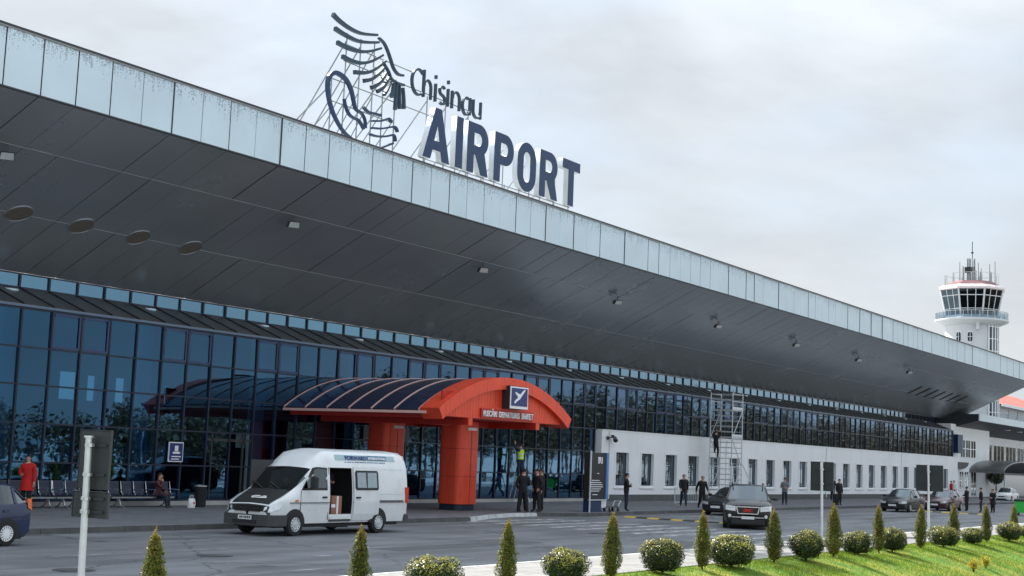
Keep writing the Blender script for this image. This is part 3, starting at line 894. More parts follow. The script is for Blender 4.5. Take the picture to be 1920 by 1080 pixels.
for ch, insts in SCR.items():
    for x, sts in insts:
        mb = MB()
        for k, st in enumerate(sts):
            mb.ribbon([(x + px, 17.88 + pz) for px, pz in st], .085, SY + .003 * k, SY + .13 - .003 * k)
        wb(mb, 'script_letter', MATS['logo_dark'], S)
LOGO = {'top1': [(41.84, 19.74), (42.27, 19.59), (42.94, 19.47), (43.7, 19.47), (44.72, 19.69)], 'top2': [(42.02, 19.21), (42.59, 19.13), (43.35, 19.09), (44.02, 19.19), (44.84, 19.41)], 'top3': [(42.21, 18.69), (42.82, 18.64), (43.58, 18.69), (44.24, 18.87), (45.01, 19.21)], 'top4': [(42.57, 18.21), (43.14, 18.18), (43.81, 18.26), (44.47, 18.53), (45.15, 18.96)], 'top5': [(43.37, 17.77), (44.03, 17.91), (44.6, 18.18), (45.35, 18.75)], 'top6': [(44.01, 17.57), (44.44, 17.74), (44.9, 18.07), (45.28, 18.45)], 'top7': [(44.51, 17.41), (44.94, 17.67), (45.22, 17.96), (45.44, 18.27)], 'top8': [(44.91, 17.35), (45.25, 17.59), (45.48, 17.87), (45.66, 18.14)], 'v1': [(45.37, 17.31), (45.6, 17.62), (45.77, 17.98)], 'v2': [(45.88, 17.33), (45.96, 17.64), (45.98, 17.96)], 'v3': [(46.17, 16.86), (46.18, 17.44), (46.19, 17.98)], 'v4': [(46.48, 16.97), (46.43, 17.5), (46.39, 17.97)], 'v5': [(46.78, 17.04), (46.73, 17.51), (46.64, 17.93)], 'right': [(44.83, 19.6), (45.19, 19.48), (45.46, 19.23), (45.7, 18.91), (45.93, 18.59), (46.25, 18.42), (46.62, 18.45)], 'right2': [(45.26, 18.61), (45.59, 18.37), (45.81, 18.11), (46.23, 18.03), (46.7, 18.05)], 'ear': [(43.7, 14.97), (42.92, 15.2), (42.32, 15.67), (41.96, 16.18), (41.78, 16.74), (41.83, 17.17), (42.13, 17.43), (42.54, 17.44), (42.93, 17.3), (43.24, 16.98), (43.42, 16.59), (43.59, 16.29), (43.98, 16.2), (44.21, 15.98), (44.27, 15.65)], 'ear2': [(42.83, 16.54), (42.92, 16.29), (43.18, 15.99), (43.48, 15.9), (43.77, 15.88), (43.97, 15.77), (44.17, 15.6)], 'f0': [(44.05, 16.49), (44.4, 16.36), (44.75, 16.38), (45.24, 16.4)], 'f1': [(44.68, 16.05), (45.26, 16.18), (45.75, 16.39), (45.96, 16.28)], 'f2': [(44.7, 15.76), (45.29, 15.86), (45.88, 16.05), (46.23, 16.13), (46.42, 15.97)], 'f3': [(44.58, 15.47), (45.02, 15.48), (45.61, 15.6), (46.16, 15.77), (46.31, 15.53)], 'f4': [(45.16, 14.97), (45.65, 15.2), (46.14, 15.43)]}
def smooth_pts(p, k=4):
    out = []
    for i in range(len(p) - 1):
        p0, p1, p2, p3 = p[max(i - 1, 0)], p[i], p[i + 1], p[min(i + 2, len(p) - 1)]
        for j in range(k):
            t = j / k
            out.append(tuple(.5 * (2 * p1[a] + (p2[a] - p0[a]) * t + (2 * p0[a] - 5 * p1[a] + 4 * p2[a] - p3[a]) * t * t + (3 * p1[a] - p0[a] - 3 * p2[a] + p3[a]) * t ** 3) for a in (0, 1)))
    return out + [p[-1]]
for k, p in LOGO.items():
    q = smooth_pts(p); n = len(q)
    navy = k[0] in 'ef'
    if k.startswith('top'): w0, w1 = (.17, .09)
    elif k == 'ear': w0, w1 = (.10, .10)
    elif k[0] == 'v': w0, w1 = (.12, .07)
    else: w0, w1 = (.07, .09)
    ws = [w0 + (w1 - w0) * i / (n - 1) for i in range(n)]
    if k == 'ear': ws = [.06 + .11 * math.sin(math.pi * min(1, i / (n - 1) * 1.15)) ** 1 for i in range(n)]
    mb = MB(); mb.ribbon(q, ws, SY, SY + .14)
    wb(mb, 'emblem_stroke', MATS['navy_face'] if navy else MATS['logo_dark'], S)
mat('strut_grey', (0.30, 0.33, 0.35), .5, .3)
def strut(a, b, w=.055):
    mb = MB(); mb.bar(a, b, w * .72); wb(mb, 'support_strut', MATS['strut_grey'], S)
for x, zt in ((42.15, 17.3), (42.95, 19.3), (43.85, 19.3), (44.75, 19.4), (45.45, 18.4), (46.3, 18.2)):
    strut((x, SY + .2, 14.7), (x, SY + .2, zt)); strut((x, SY + .2, zt - .3), (x + .1, SY + 3.4, 14.7)); strut((x, SY + .2, zt * .5 + 7.4), (x, SY + 1.7, 14.7), .045)
for z, x0, x1 in ((16.35, 42.1, 46.3), (17.25, 42.1, 48.9), (18.15, 42.9, 52.4), (18.85, 42.9, 47.6)):
    strut((x0, SY + .26, z), (x1, SY + .26, z), .05)
for x in (48.8, 50.2, 52.0):
    strut((x, SY + .35, 14.7), (x, SY + .35, 18.1)); strut((x, SY + .36, 17.9), (x + .1, SY + 3.2, 14.7))
for x in (48.4, 49.9, 50.8, 51.8, 53.1, 54.0, 54.9, 56.2, 57.1, 58.1, 59.4, 60.9):
    strut((x, SY + .12, 14.7), (x, SY + .12, 15.29), .05)
for x in (53.2, 55.0, 57.4, 59.8):
    strut((x, SY + .32, 17.0), (x, SY + 2.4, 14.7), .045); strut((x, SY + .30, 14.7), (x, SY + .30, 17.3), .05)
strut((48.2, SY + .22, 15.27), (61.2, SY + .22, 15.27), .05)

# ------------------------------------------------------------------ soffit floodlights
flp = MB()
flp.box(-.03, .03, -.03, .03, -.02, .28, 1); flp.box(-.30, .30, -.02, .02, -.05, -.02, 1)
def flood(x, label):
    t = thing('soffit_floodlight', label, 'floodlight', (x, spt(.265).y, spt(.265).z - .3), 0, 'floodlights hung in a row under the soffit')
    flp_me = flp.mesh('bracket', [MATS['dark_steel'], MATS['dark_steel']]); link('bracket', flp_me, t)
    hb = MB(); hb.add([(-.28, -.05, -.30), (.28, -.05, -.30), (.28, .25, -.20), (-.28, .25, -.20), (-.24, -.25, -.02), (.24, -.25, -.02), (.22, .12, .0), (-.22, .12, .0)],
                      [(0, 1, 2, 3), (4, 7, 6, 5), (0, 4, 5, 1), (1, 5, 6, 2), (2, 6, 7, 3), (3, 7, 4, 0)])
    h = hb.build('housing', MATS['dark_steel'], t)
    gb = MB(); gb.add([(-.25, -.075, -.29), (.25, -.075, -.29), (.215, -.255, -.06), (-.215, -.255, -.06)], [(0, 1, 2, 3)])
    for v in range(4): gb.v[v] = (gb.v[v][0], gb.v[v][1] - .008, gb.v[v][2] - .004)
    gb.build('lens', MATS['galv'], h)
    t.rotation_euler = (0, 0, R(-35)); t.scale = (.85, .85, .85)
ORD = ['first', 'second', 'third', 'fourth', 'fifth', 'sixth', 'seventh', 'eighth']
for i in range(8): flood(28.4 + 13.67 * i, 'small grey floodlight under the soffit, %s in its row from the left' % ORD[i])

# ------------------------------------------------------------------ red entrance canopy
KX, KZ, KR = 52.26, -3.93, 9.84
HALF = math.asin(5.31 / KR)
def kp(a, r=0.0): return (KX + (KR + r) * math.sin(a), KZ + (KR + r) * math.cos(a))
K = thing('entrance_canopy', 'red arched entrance canopy on two thick red pillars', 'canopy', (52.3, 37.4, .15))
BAY = [41.5, 40.3, 39.1, 37.9, 36.7, 35.5, 34.25]
def vault(y0, y1, r0, r1, n=26, a0=-HALF, a1=HALF):
    mb = MB(); vs = []
    for i in range(n + 1):
        a = a0 + (a1 - a0) * i / n
        p, q = kp(a, r0), kp(a, r1)
        vs += [(p[0], y0, p[1]), (q[0], y0, q[1]), (q[0], y1, q[1]), (p[0], y1, p[1])]
    fs = []
    for i in range(n):
        b = 4 * i
        for k in range(4): fs.append((b + k, b + (k + 1) % 4, b + 4 + (k + 1) % 4, b + 4 + k))
    fs += [(0, 3, 2, 1), (4 * n, 4 * n + 1, 4 * n + 2, 4 * n + 3)]
    return mb.add(vs, fs)
for y0, y1 in zip(BAY[1:], BAY[:-1]):
    wb(vault(y0 + .035, y1 - .035, -.02, .03), 'roof_sheet', MATS['canopy_sheet'], K, None, 30)
for y in BAY:
    wb(vault(y - .034, y + .034, -.05, .055), 'roof_rib', MATS['rib_pink'], K, None, 30)
for s_ in (-1, 1):      # eaves profile
    mb = MB(); x, z = kp(s_ * HALF)
    mb.box(x - .05, x + .05, 33.9, 41.55, z - .14, z - .03); wb(mb, 'eaves_trim', MATS['rib_pink'], K)
    mb = MB(); mb.box(x - s_ * .45 - .12, x - s_ * .45 + .12, 34.2, 41.45, z - .3, z - .02); wb(mb, 'eaves_beam', MATS['red_dark'], K)
ab = vault(33.2, 34.18, -.42, .10, 30)
wb(ab, 'arch_band', MATS['red_panel'], K, None, 30)
gp = MB(); nst = 44
for i in range(nst):
    xa = KX - 4.75 + 9.5 * i / nst; xb = KX - 4.75 + 9.5 * (i + 1) / nst - .012
    za = KZ + math.sqrt((KR - .40) ** 2 - (xa - KX) ** 2); zb = KZ + math.sqrt((KR - .40) ** 2 - (xb - KX) ** 2)
    gp.add([(xa, 33.42, 4.15), (xb, 33.42, 4.15), (xb, 33.42, zb), (xa, 33.42, za), (xa, 33.50, 4.15), (xb, 33.50, 4.15), (xb, 33.50, zb), (xa, 33.50, za)],
           [(0, 1, 2, 3), (0, 3, 7, 4), (1, 5, 6, 2), (0, 4, 5, 1)])
gbl = wb(gp, 'gable_cladding', MATS['red_panel'], K); gbl['kind'] = 'stuff'
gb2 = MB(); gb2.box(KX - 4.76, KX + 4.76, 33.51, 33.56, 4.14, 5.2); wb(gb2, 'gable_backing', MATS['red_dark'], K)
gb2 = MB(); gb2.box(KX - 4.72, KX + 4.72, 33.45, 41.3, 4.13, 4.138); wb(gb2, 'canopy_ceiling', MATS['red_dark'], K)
for x in (49.2, 54.6):
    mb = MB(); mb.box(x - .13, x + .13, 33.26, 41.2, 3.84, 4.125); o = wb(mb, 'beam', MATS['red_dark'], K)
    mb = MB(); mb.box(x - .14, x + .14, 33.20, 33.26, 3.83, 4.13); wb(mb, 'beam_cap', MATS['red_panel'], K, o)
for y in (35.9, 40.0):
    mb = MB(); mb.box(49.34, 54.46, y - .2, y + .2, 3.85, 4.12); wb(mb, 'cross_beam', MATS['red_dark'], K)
def rrect(x0, x1, y0, y1, r, n=6):
    out = []
    for cx, cy, a in ((x1 - r, y0 + r, -90), (x1 - r, y1 - r, 0), (x0 + r, y1 - r, 90), (x0 + r, y0 + r, 180)):
        out += [(cx + r * math.cos(R(a + 90 * i / n)), cy + r * math.sin(R(a + 90 * i / n))) for i in range(n + 1)]
    return out
for y0 in (35.3, 39.4):
    mb = MB(); mb.prism(rrect(51.75, 53.15, y0 + .05, y0 + 1.25, .3), .13, .42, 0, 'z')
    pl = wb(mb, 'pillar_base', MATS['mullion'], K, None, 30)
    for k in range(3):
        z0 = .43 + k * 1.22
        mb = MB(); mb.prism(rrect(51.68, 53.22, y0, y0 + 1.3, .34), z0, z0 + 1.22 - .022, 0, 'z')
        wb(mb, 'pillar_casing', MATS['red_panel'], K, None, 30)
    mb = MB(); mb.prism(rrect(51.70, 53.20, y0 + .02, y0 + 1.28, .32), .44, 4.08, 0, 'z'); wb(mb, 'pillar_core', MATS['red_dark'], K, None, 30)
    mb = MB(); mb.box(52.43, 52.455, y0 - .006, y0 - .001, .45, 4.07); wb(mb, 'pillar_seam', MATS['black_plastic'], K)
    mb = MB(); mb.box(52.1, 52.8, y0 - .05, y0 - .01, 3.68, 3.8); wb(mb, 'pillar_lamp', MATS['white_sheet'], K)
# departures sign on the gable
mb = MB(); mb.box(51.88, 53.38, 33.02, 33.40, 4.66, 5.66); cs = wb(mb, 'pictogram_sign', MATS['black_plastic'], K)
mb = MB(); mb.box(51.90, 53.36, 32.995, 33.015, 4.68, 5.64); wb(mb, 'sign_border', MATS['white_sheet'], K, cs)
mb = MB(); mb.box(51.98, 53.28, 32.975, 32.992, 4.80, 5.58); wb(mb, 'sign_face', MATS['sign_blue'], K, cs)
PLANE = [(-.40, -.26), (-.34, -.32), (-.18, -.20), (.02, -.10), (.16, .06), (.36, .26), (.42, .34), (.36, .36), (.22, .28), (.04, .12), (-.12, .16), (-.30, .22), (-.36, .18), (-.20, .06), (-.12, -.03), (-.28, -.13)]
o = wl_('aeroplane_symbol', curve_mesh('aeroplane_symbol', [[(x * 1.1, z * .95) for x, z in PLANE]], .01, MATS['white_sheet']), (52.62, 32.965, 5.2), K, cs, FACE_S)
mb = MB(); mb.box(50.2, 54.45, 33.34, 33.40, 4.20, 4.60); tb = wb(mb, 'name_strip', MATS['red_dark'], K)
tm = text_mesh('lettering', 'PLECĂRI  DEPARTURES  ВЫЛЕТ', .34, .04, MATS['white_sheet'], 'LEFT', .004)
bbw = max(v.co.x for v in tm.vertices); k_ = 4.05 / bbw
for v in tm.vertices: v.co.x *= k_
wl_('lettering', tm, (50.3, 33.31, 4.27), K, tb, FACE_S)['kind'] = 'stuff'

# ------------------------------------------------------------------ control tower
C = thing('control_tower', 'white airport control tower with slanted cab windows and pinkish red roof', 'control tower', (217.9, 56.0, 0))
CAZ = math.atan2(56.0, 217.9)
C.rotation_euler = (0, 0, CAZ + math.pi)      # local +x looks at the road
mat('tower_white', (0.60, 0.63, 0.66), 0.7, 0, 0.04, 0.4)
mat('tower_roof', (0.20, 0.09, 0.10), 0.6, 0, 0.1, 1)
mat('tower_pink', (0.74, 0.66, 0.67), 0.6)
mat('roof_red', (0.62, 0.17, 0.13), 0.7, 0, 0.15, 1)
def poly(r, z, n=8, ph=22.5): return [(r * math.cos(R(ph + 360 * i / n)), r * math.sin(R(ph + 360 * i / n)), z) for i in range(n)]
def loft(mb, rings, cap=True, mi=0):
    n = len(rings[0]); vs = [p for r in rings for p in r]; fs = []
    for i in range(len(rings) - 1):
        for k in range(n): fs.append((i * n + k, i * n + (k + 1) % n, (i + 1) * n + (k + 1) % n, (i + 1) * n + k))
    if cap: fs += [tuple(range(n - 1, -1, -1)), tuple(range((len(rings) - 1) * n, len(rings) * n))]
    return mb.add(vs, fs, mi)
def circ(r, z, n=28): return poly(r, z, n, 0)
mb = MB(); loft(mb, [circ(3.85, 0), circ(3.85, 25.2)]); mb.build('shaft', MATS['tower_white'], C, 30)
mb = MB(); loft(mb, [circ(3.86, 24.95), circ(5.3, 25.55), circ(5.4, 25.65), circ(5.4, 25.88), circ(3.9, 25.9)]); mb.build('balcony', MATS['tower_white'], C, 30)
for i in range(28):
    a = 2 * math.pi * i / 28; mb = MB(); mb.tube([(5.25 * math.cos(a), 5.25 * math.sin(a), 25.9), (5.25 * math.cos(a), 5.25 * math.sin(a), 27.0)], .05, 5); mb.build('railing_post', MATS['steel'], C)
mat_glass('rail_glass', (0.35, 0.5, 0.58), (0.7, 0.8, 0.9), 0.05, 0.15)
mb = MB(); loft(mb, [circ(5.27, 26.0), circ(5.27, 26.85)], False); mb.build('railing_panels', MATS['rail_glass'], C)
mb = MB(); loft(mb, [circ(5.3, 26.95), circ(5.3, 27.03)], False); loft(mb, [circ(5.2, 26.95), circ(5.2, 27.03)], False); mb.build('handrail', MATS['steel'], C)
mb = MB(); loft(mb, [poly(3.95, 25.9), poly(4.0, 26.5)]); mb.build('cab_base', MATS['tower_white'], C)
mat('cab_inside', (0.05, 0.055, 0.06), 0.8)
mb = MB(); loft(mb, [poly(3.0, 26.5), poly(3.4, 29.9)]); mb.build('cab_interior', MATS['cab_inside'], C)
lo, hi = poly(4.0, 26.5), poly(4.85, 30.3)
def lerp(p, q, t): return tuple(p[i] + (q[i] - p[i]) * t for i in range(3))
for k in range(8):
    a0, a1, b0, b1 = lo[k], lo[(k + 1) % 8], hi[k], hi[(k + 1) % 8]
    for j in range(3):
        q0, q1 = lerp(a0, a1, j / 3), lerp(a0, a1, (j + 1) / 3); r0, r1 = lerp(b0, b1, j / 3), lerp(b0, b1, (j + 1) / 3)
        for t0, t1 in ((0, .24), (.24, .76), (.76, 1)):
            mb = MB(); mb.add([lerp(q0, r0, t0), lerp(q1, r1, t0), lerp(q1, r1, t1), lerp(q0, r0, t1)], [(0, 1, 2, 3)])
            mb.build('cab_pane', MATS['dark_glass'], C)
        mb = MB(); mb.bar(q0, r0, .22 if j == 0 else .10, .22 if j == 0 else .10); mb.build('cab_mullion', MATS['tower_white'], C)
    mb = MB(); mb.bar(lerp(a0, b0, .76), lerp(a1, b1, .76), .12); mb.bar(lerp(a0, b0, .24), lerp(a1, b1, .24), .10); mb.build('cab_transom', MATS['tower_white'], C)
mb = MB(); loft(mb, [poly(4.7, 30.25), poly(5.15, 30.4), poly(5.15, 30.7), poly(4.5, 31.05)]); mb.build('roof_edge', MATS['tower_pink'], C)
mb = MB(); loft(mb, [poly(4.4, 31.06), poly(3.4, 31.6), poly(3.2, 31.75)]); rf = mb.build('roof', MATS['tower_roof'], C)
mb = MB()
for i in range(16):
    a = 2 * math.pi * i / 16; mb.tube([(3.9 * math.cos(a), 3.9 * math.sin(a), 31.4), (3.9 * math.cos(a), 3.9 * math.sin(a), 32.9)], .035, 5)
loft(mb, [circ(3.92, 32.85), circ(3.92, 32.92)], False)
mb.build('roof_railing', MATS['steel'], C)
for i in range(40):
    a = random.uniform(0, 6.28); r = random.uniform(.4, 3.9); h = random.choice([1.2, 1.6, 2.0, 2.6, 3.2]) if r > .9 else 3.8
    mb = MB(); x, y = r * math.cos(a), r * math.sin(a); z = 32.0
    mb.tube([(x, y, z - .9), (x, y, z + h - .4)], [.085, .06], 5); mb.build('antenna', MATS['strut_grey'], C)
mb = MB(); mb.tube([(.3, .1, 32), (.3, .1, 38)], .06, 5); mb.box(.1, .5, -.4, .5, 33.4, 34.1); mb.box(.15, .45, -.1, .3, 36.2, 36.4); mb.build('antenna_mast', MATS['dark_steel'], C)
mb = MB(); mb.box(.3, 1.1, -1.0, -.2, 33.2, 34.0); mb.build('equipment_box', MATS['black_plastic'], C)
# oval stair windows and glazed stair strip (local y>0 is towards the left of the picture)
def on_shaft(ang, r=3.86): return (r * math.cos(R(ang)), r * math.sin(R(ang)))
for ang in (-27, -2):
    ang2 = -ang - 0
for ang in (28, 3):
    x, y = on_shaft(-ang)
    for r_, m_, d in ((1.0, 'white_frame', .0), (.84, 'dark_glass', .05)):
        sh = [(.42 * r_ * math.cos(t) * 1.0, (.9 * r_ - .42 * r_) * (1 if math.sin(t) > 0 else -1) + .42 * r_ * math.sin(t)) for t in [2 * math.pi * i / 20 for i in range(20)]]
        me = curve_mesh('stair_window', [sh], .12, MATS[m_])
        o = link('stair_window' if r_ == 1.0 else 'window_pane', me, C, (x * (1 + d / 3.86), y * (1 + d / 3.86), 23.1), (R(90), 0, R(90 - ang)))
    mb = MB(); mb.bar((x * 1.035, y * 1.035, 22.3), (x * 1.035, y * 1.035, 23.9), .07); mb.bar((x * 1.035 - .0, y * 1.035 - .4, 23.1), (x * 1.035, y * 1.035 + .4, 23.1), .07); mb.build('window_bars', MATS['white_frame'], C)
ring = [on_shaft(a, 3.95) for a in range(38, 79, 5)]
for lvl in range(13):
    z0 = 1 + lvl * 1.83
    for k in range(len(ring) - 1):
        if k % 2 == 0 or True:
            (xa, ya), (xb, yb) = ring[k], ring[k + 1]
            mb = MB(); mb.add([(xa, ya, z0), (xb, yb, z0), (xb, yb, z0 + 1.78), (xa, ya, z0 + 1.78)], [(0, 1, 2, 3)]); mb.build('stair_pane', MATS['dark_glass'], C)
mb = MB()
for k in (0, 2, 4, 6, 8): mb.tube([(ring[k][0] * 1.01, ring[k][1] * 1.01, .5), (ring[k][0] * 1.01, ring[k][1] * 1.01, 25.2)], .10, 5)
for lvl in range(14):
    for k in range(8): mb.bar((ring[k][0] * 1.01, ring[k][1] * 1.01, 1 + lvl * 1.83 - .02), (ring[k + 1][0] * 1.01, ring[k + 1][1] * 1.01, 1 + lvl * 1.83 - .02), .1)
mb.build('stair_glazing_bars', MATS['white_frame'], C)
mb = MB(); mb.box(3.8, 4.5, .6, 1.1, 24.2, 26.4); mb.build('duct', MATS['tower_white'], C)

# ------------------------------------------------------------------ lower buildings on the right
A = thing('side_building', 'white two-storey building with grey overhanging roof beyond the terminal end', 'building', (200, 43.5, .15))
m = MB(); m.box(172, 330, 43.5, 60, .15, 7.3); wb(m, 'wall', MATS['white_paint'], A)
m = MB(); m.prism([(39.6, 9.2), (39.6, 8.5), (43.6, 7.32), (62, 7.32), (62, 9.2)], 157, 330, 0, 'x'); sr = wb(m, 'roof', MATS['trim_dark'], A)
m = MB(); m.box(157, 330, 39.5, 39.6, 8.48, 9.24); wb(m, 'roof_fascia', MATS['fascia'], A, sr)
m = MB(); m.box(155.0, 171.5, 42.0, 56, .15, 8.05); wb(m, 'stair_block', MATS['white_paint'], A)
for k in range(16):
    x = 173.1 + 6.2 * k
    fm = MB()
    for a, b, c, d in ((x - .25, x, 4.0, 6.5), (x + 5.3, x + 5.55, 4.0, 6.5), (x, x + 5.3, 6.3, 6.5), (x, x + 5.3, 4.0, 4.2), (x + 1.7, x + 1.82, 4.2, 6.3), (x + 3.5, x + 3.62, 4.2, 6.3)): fm.box(a, b, 43.38, 43.49, c, d)
    f = wb(fm, 'window', MATS['white_frame'], A)
    pmb = MB(); pmb.box(x, x + 5.3, 43.44, 43.46, 4.2, 6.3); wb(pmb, 'pane', MATS['dark_glass'], A, f)
    lm = MB(); lm.box(x + 2, x + 2.6, 40.6, 41.2, 8.05, 8.12); wb(lm, 'soffit_lamp', MATS['white_sheet'], A)
m = MB(); m.box(172.0, 330, 43.36, 43.48, .16, 3.4); wb(m, 'lower_cladding', MATS['steel'], A)
for x0, x1, z0, z1 in ((158.8, 160.4, 4.55, 6.4), (160.9, 162.6, 4.55, 6.4), (163.1, 165.0, 4.55, 6.4), (158.2, 159.8, 1.0, 2.9), (160.3, 161.9, 1.0, 2.9), (163.0, 165.2, .3, 2.9)):
    fm = MB()
    for a, b, c, d in ((x0 - .12, x0, z0 - .12, z1 + .12), (x1, x1 + .12, z0 - .12, z1 + .12), (x0, x1, z1, z1 + .12), (x0, x1, z0 - .12, z0), ((x0 + x1) / 2 - .06, (x0 + x1) / 2 + .06, z0, z1), (x0, (x0 + x1) / 2 - .06, (z0 + z1) / 2 - .05, (z0 + z1) / 2 + .05), ((x0 + x1) / 2 + .06, x1, (z0 + z1) / 2 - .05, (z0 + z1) / 2 + .05)):
        fm.box(a, b, 41.92, 41.99, c, d)
    f = wb(fm, 'window', MATS['white_frame'], A); pmb = MB(); pmb.box(x0, x1, 41.95, 41.965, z0, z1); wb(pmb, 'pane', MATS['dark_glass'], A, f)
hb_ = MB(); hb_.prism(arc(157.5, 3.95, 3.3, .75, 180, 360, 14), 41.6, 41.95); o = wb(hb_, 'hanging_sign', MATS['plinth'], A)
fl = MB(); fl.box(155.2, 157.2, 41.3, 41.9, 4.9, 6.9); wb(fl, 'blue_banner', MATS['navy_face'], A)
V = thing('side_entrance_canopy', 'dark barrel canopy before the white two-storey building', 'canopy', (172, 40.5, .15))
m = MB(); pts = arc(172.5, 2.9, 10, 1.35, 180, 0, 18)
vs = [(x, 38.2, z) for x, z in pts] + [(x, 43.3, z) for x, z in pts] + [(x, 43.3, z + .15) for x, z in pts] + [(x, 38.2, z + .15) for x, z in pts]
n_ = len(pts); fs = []
for i in range(n_ - 1):
    for k in range(4): fs.append((k * n_ + i, ((k + 1) % 4) * n_ + i, ((k + 1) % 4) * n_ + i + 1, k * n_ + i + 1))
fs += [(0, n_, 2 * n_, 3 * n_), (n_ - 1, 4 * n_ - 1, 3 * n_ - 1, 2 * n_ - 1)]
m.add(vs, fs); wb(m, 'canopy_roof', MATS['eave_metal'], V, None, 30)
m = MB(); m.box(162.6, 182.4, 38.25, 38.45, 2.75, 3.0); wb(m, 'canopy_beam', MATS['trim_dark'], V)
for x in (163.5, 181.5):
    m = MB(); m.tube([(x, 38.35, .15), (x, 38.35, 2.8)], .12, 8); wb(m, 'post', MATS['steel'], V)
Bk = thing('red_roofed_building', 'white building with a red pitched roof beside the tower shaft', 'building', (265, 62, 0))
m = MB(); m.box(250.5, 300, 60, 80, 0, 14.9); wb(m, 'wall', MATS['tower_white'], Bk)
m = MB(); vs = [(249, 59, 14.9), (301, 59, 14.9), (301, 81, 14.9), (249, 81, 14.9), (261, 66, 18.2), (292, 66, 18.2), (292, 74, 18.2), (261, 74, 18.2)]
m.add(vs, [(0, 1, 5, 4), (1, 2, 6, 5), (2, 3, 7, 6), (3, 0, 4, 7), (4, 5, 6, 7), (0, 3, 2, 1)]); wb(m, 'roof', MATS['roof_red'], Bk)
m = MB(); m.box(249, 301, 58.9, 58.99, 14.5, 15.0); wb(m, 'gutter', MATS['white_frame'], Bk)
for k in range(7):
    x = 252 + 6.6 * k
    m = MB(); m.box(x, x + 5.2, 59.9, 59.98, 10.5, 13.4); f = wb(m, 'window', MATS['dark_glass'], Bk)
    m = MB(); m.box(x - .3, x, 59.85, 59.99, 10.3, 14.2); m.box(x + 5.2, x + 5.5, 59.85, 59.99, 10.3, 14.2); m.box(x, x + 5.2, 59.85, 59.99, 13.4, 14.2); wb(m, 'window_frame', MATS['tower_white'], Bk, f)

# ------------------------------------------------------------------ scaffold tower at the white wall
Z = thing('scaffold_tower', 'tall aluminium scaffold tower standing against the white wall', 'scaffold', (89.7, 39.5, .15))
sx = (88.9, 90.6); sy = (38.7, 40.3); ztop = 7.5
def pole(a, b, r=.035, nm='tube'):
    mb = MB(); mb.tube([a, b], r, 6); wb(mb, nm, MATS['galv'], Z)
for x in sx:
    for y in sy: pole((x, y, .25), (x, y, ztop), .04, 'upright')
for y in sy:
    for k in range(4): pole((sx[0], y, 1.9 * k + .6), (sx[1], y, 1.9 * k + .6))
    pole((sx[0], y, .6), (sx[1], y, 2.5), .028, 'brace'); pole((sx[1], y, 2.5), (sx[0], y, 4.4), .028, 'brace'); pole((sx[0], y, 4.4), (sx[1], y, 6.3), .028, 'brace')
    pole((sx[0], y, 7.4), (sx[1], y, 7.4)); pole((sx[0], y, 6.9), (sx[1], y, 6.9))
for x in sx:
    for k in range(20): pole((x, sy[0], .55 + .36 * k), (x, sy[1], .55 + .36 * k), .026, 'rung')
for z in (4.45, 6.3):
    mb = MB(); mb.box(sx[0], sx[1], sy[0] + .05, sy[1] - .05, z, z + .06); wb(mb, 'deck', MATS['galv'], Z)
    mb = MB(); mb.box(sx[0], sx[1], sy[0] - .03, sy[0], z + .06, z + .24); wb(mb, 'toe_board', MATS['galv'], Z)
for x, d in ((sx[0], -1), (sx[1], 1)): pole((x, sy[0], 2.8), (x + d * 1.2, sy[0] - .9, .2), .03, 'outrigger')
for x in sx:
    for y in sy:
        mb = MB(); mb.lathe([(.09, -.03), (.09, .03)], (x, y, .245), 12, 0, 'y'); wb(mb, 'castor', MATS['rubber'], Z)

# ------------------------------------------------------------------ street furniture
def pole_sign(x, y, h, panels, label):
    t = thing('road_sign', label, 'road sign', (x, y, .12), 0, 'road signs on posts seen from behind')
    mb = MB(); mb.tube([(0, 0, 0), (-.04, .02, h)], [.055, .05], 10); mb.lathe([(.07, h - .01), (.07, h + .02)], (-.04, .02, 0), 10); mb.lathe([(.12, 0), (.12, .04)], n=10)
    mb.build('post', MATS['galv'], t, True)
    for (w, z0, z1, off) in panels:
        mb = MB(); mb.cbox(.07, .105, off - w / 2, off + w / 2, z0, z1, .01); p = mb.build('panel', MATS['sign_back'], t)
        mb = MB(); mb.box(.066, .11, off - w / 2 - .012, off + w / 2 + .012, z1 - .0, z1 + .012); mb.box(.066, .11, off - w / 2 - .012, off - w / 2 - .001, z0, z1); mb.box(.066, .11, off + w / 2 + .001, off + w / 2 + .012, z0, z1); mb.build('panel_rim', MATS['dark_steel'], p)
        for z in (z0 + (z1 - z0) * .25, z0 + (z1 - z0) * .75):
            mb = MB(); mb.box(.045, .069, off - w * .42, off + w * .42, z - .02, z + .02); mb.build('rail', MATS['sign_back'], p)
            mb = MB(); mb.lathe([(.075, z - .025), (.075, z + .025)], (-.02, .01, 0), 10); mb.build('clamp', MATS['steel'], p)
    return t
mat('sign_back', (0.025, 0.032, 0.034), 0.55, 0.1, 0.1, 4)
pole_sign(14.9, 17.0, 2.52, [(.66, 1.73, 2.62, .0), (.76, 1.30, 1.69, .02)], 'grey post with two dark sign backs in the left foreground')
pole_sign(48.0, 17.45, 2.75, [(.80, 1.72, 2.72, .05)], 'slim grey post with a tall dark sign back near the middle boxwoods')
pole_sign(61.0, 17.45, 2.85, [(1.12, 1.72, 2.82, .0)], 'grey post with a wide square dark sign back before the parked sedan')

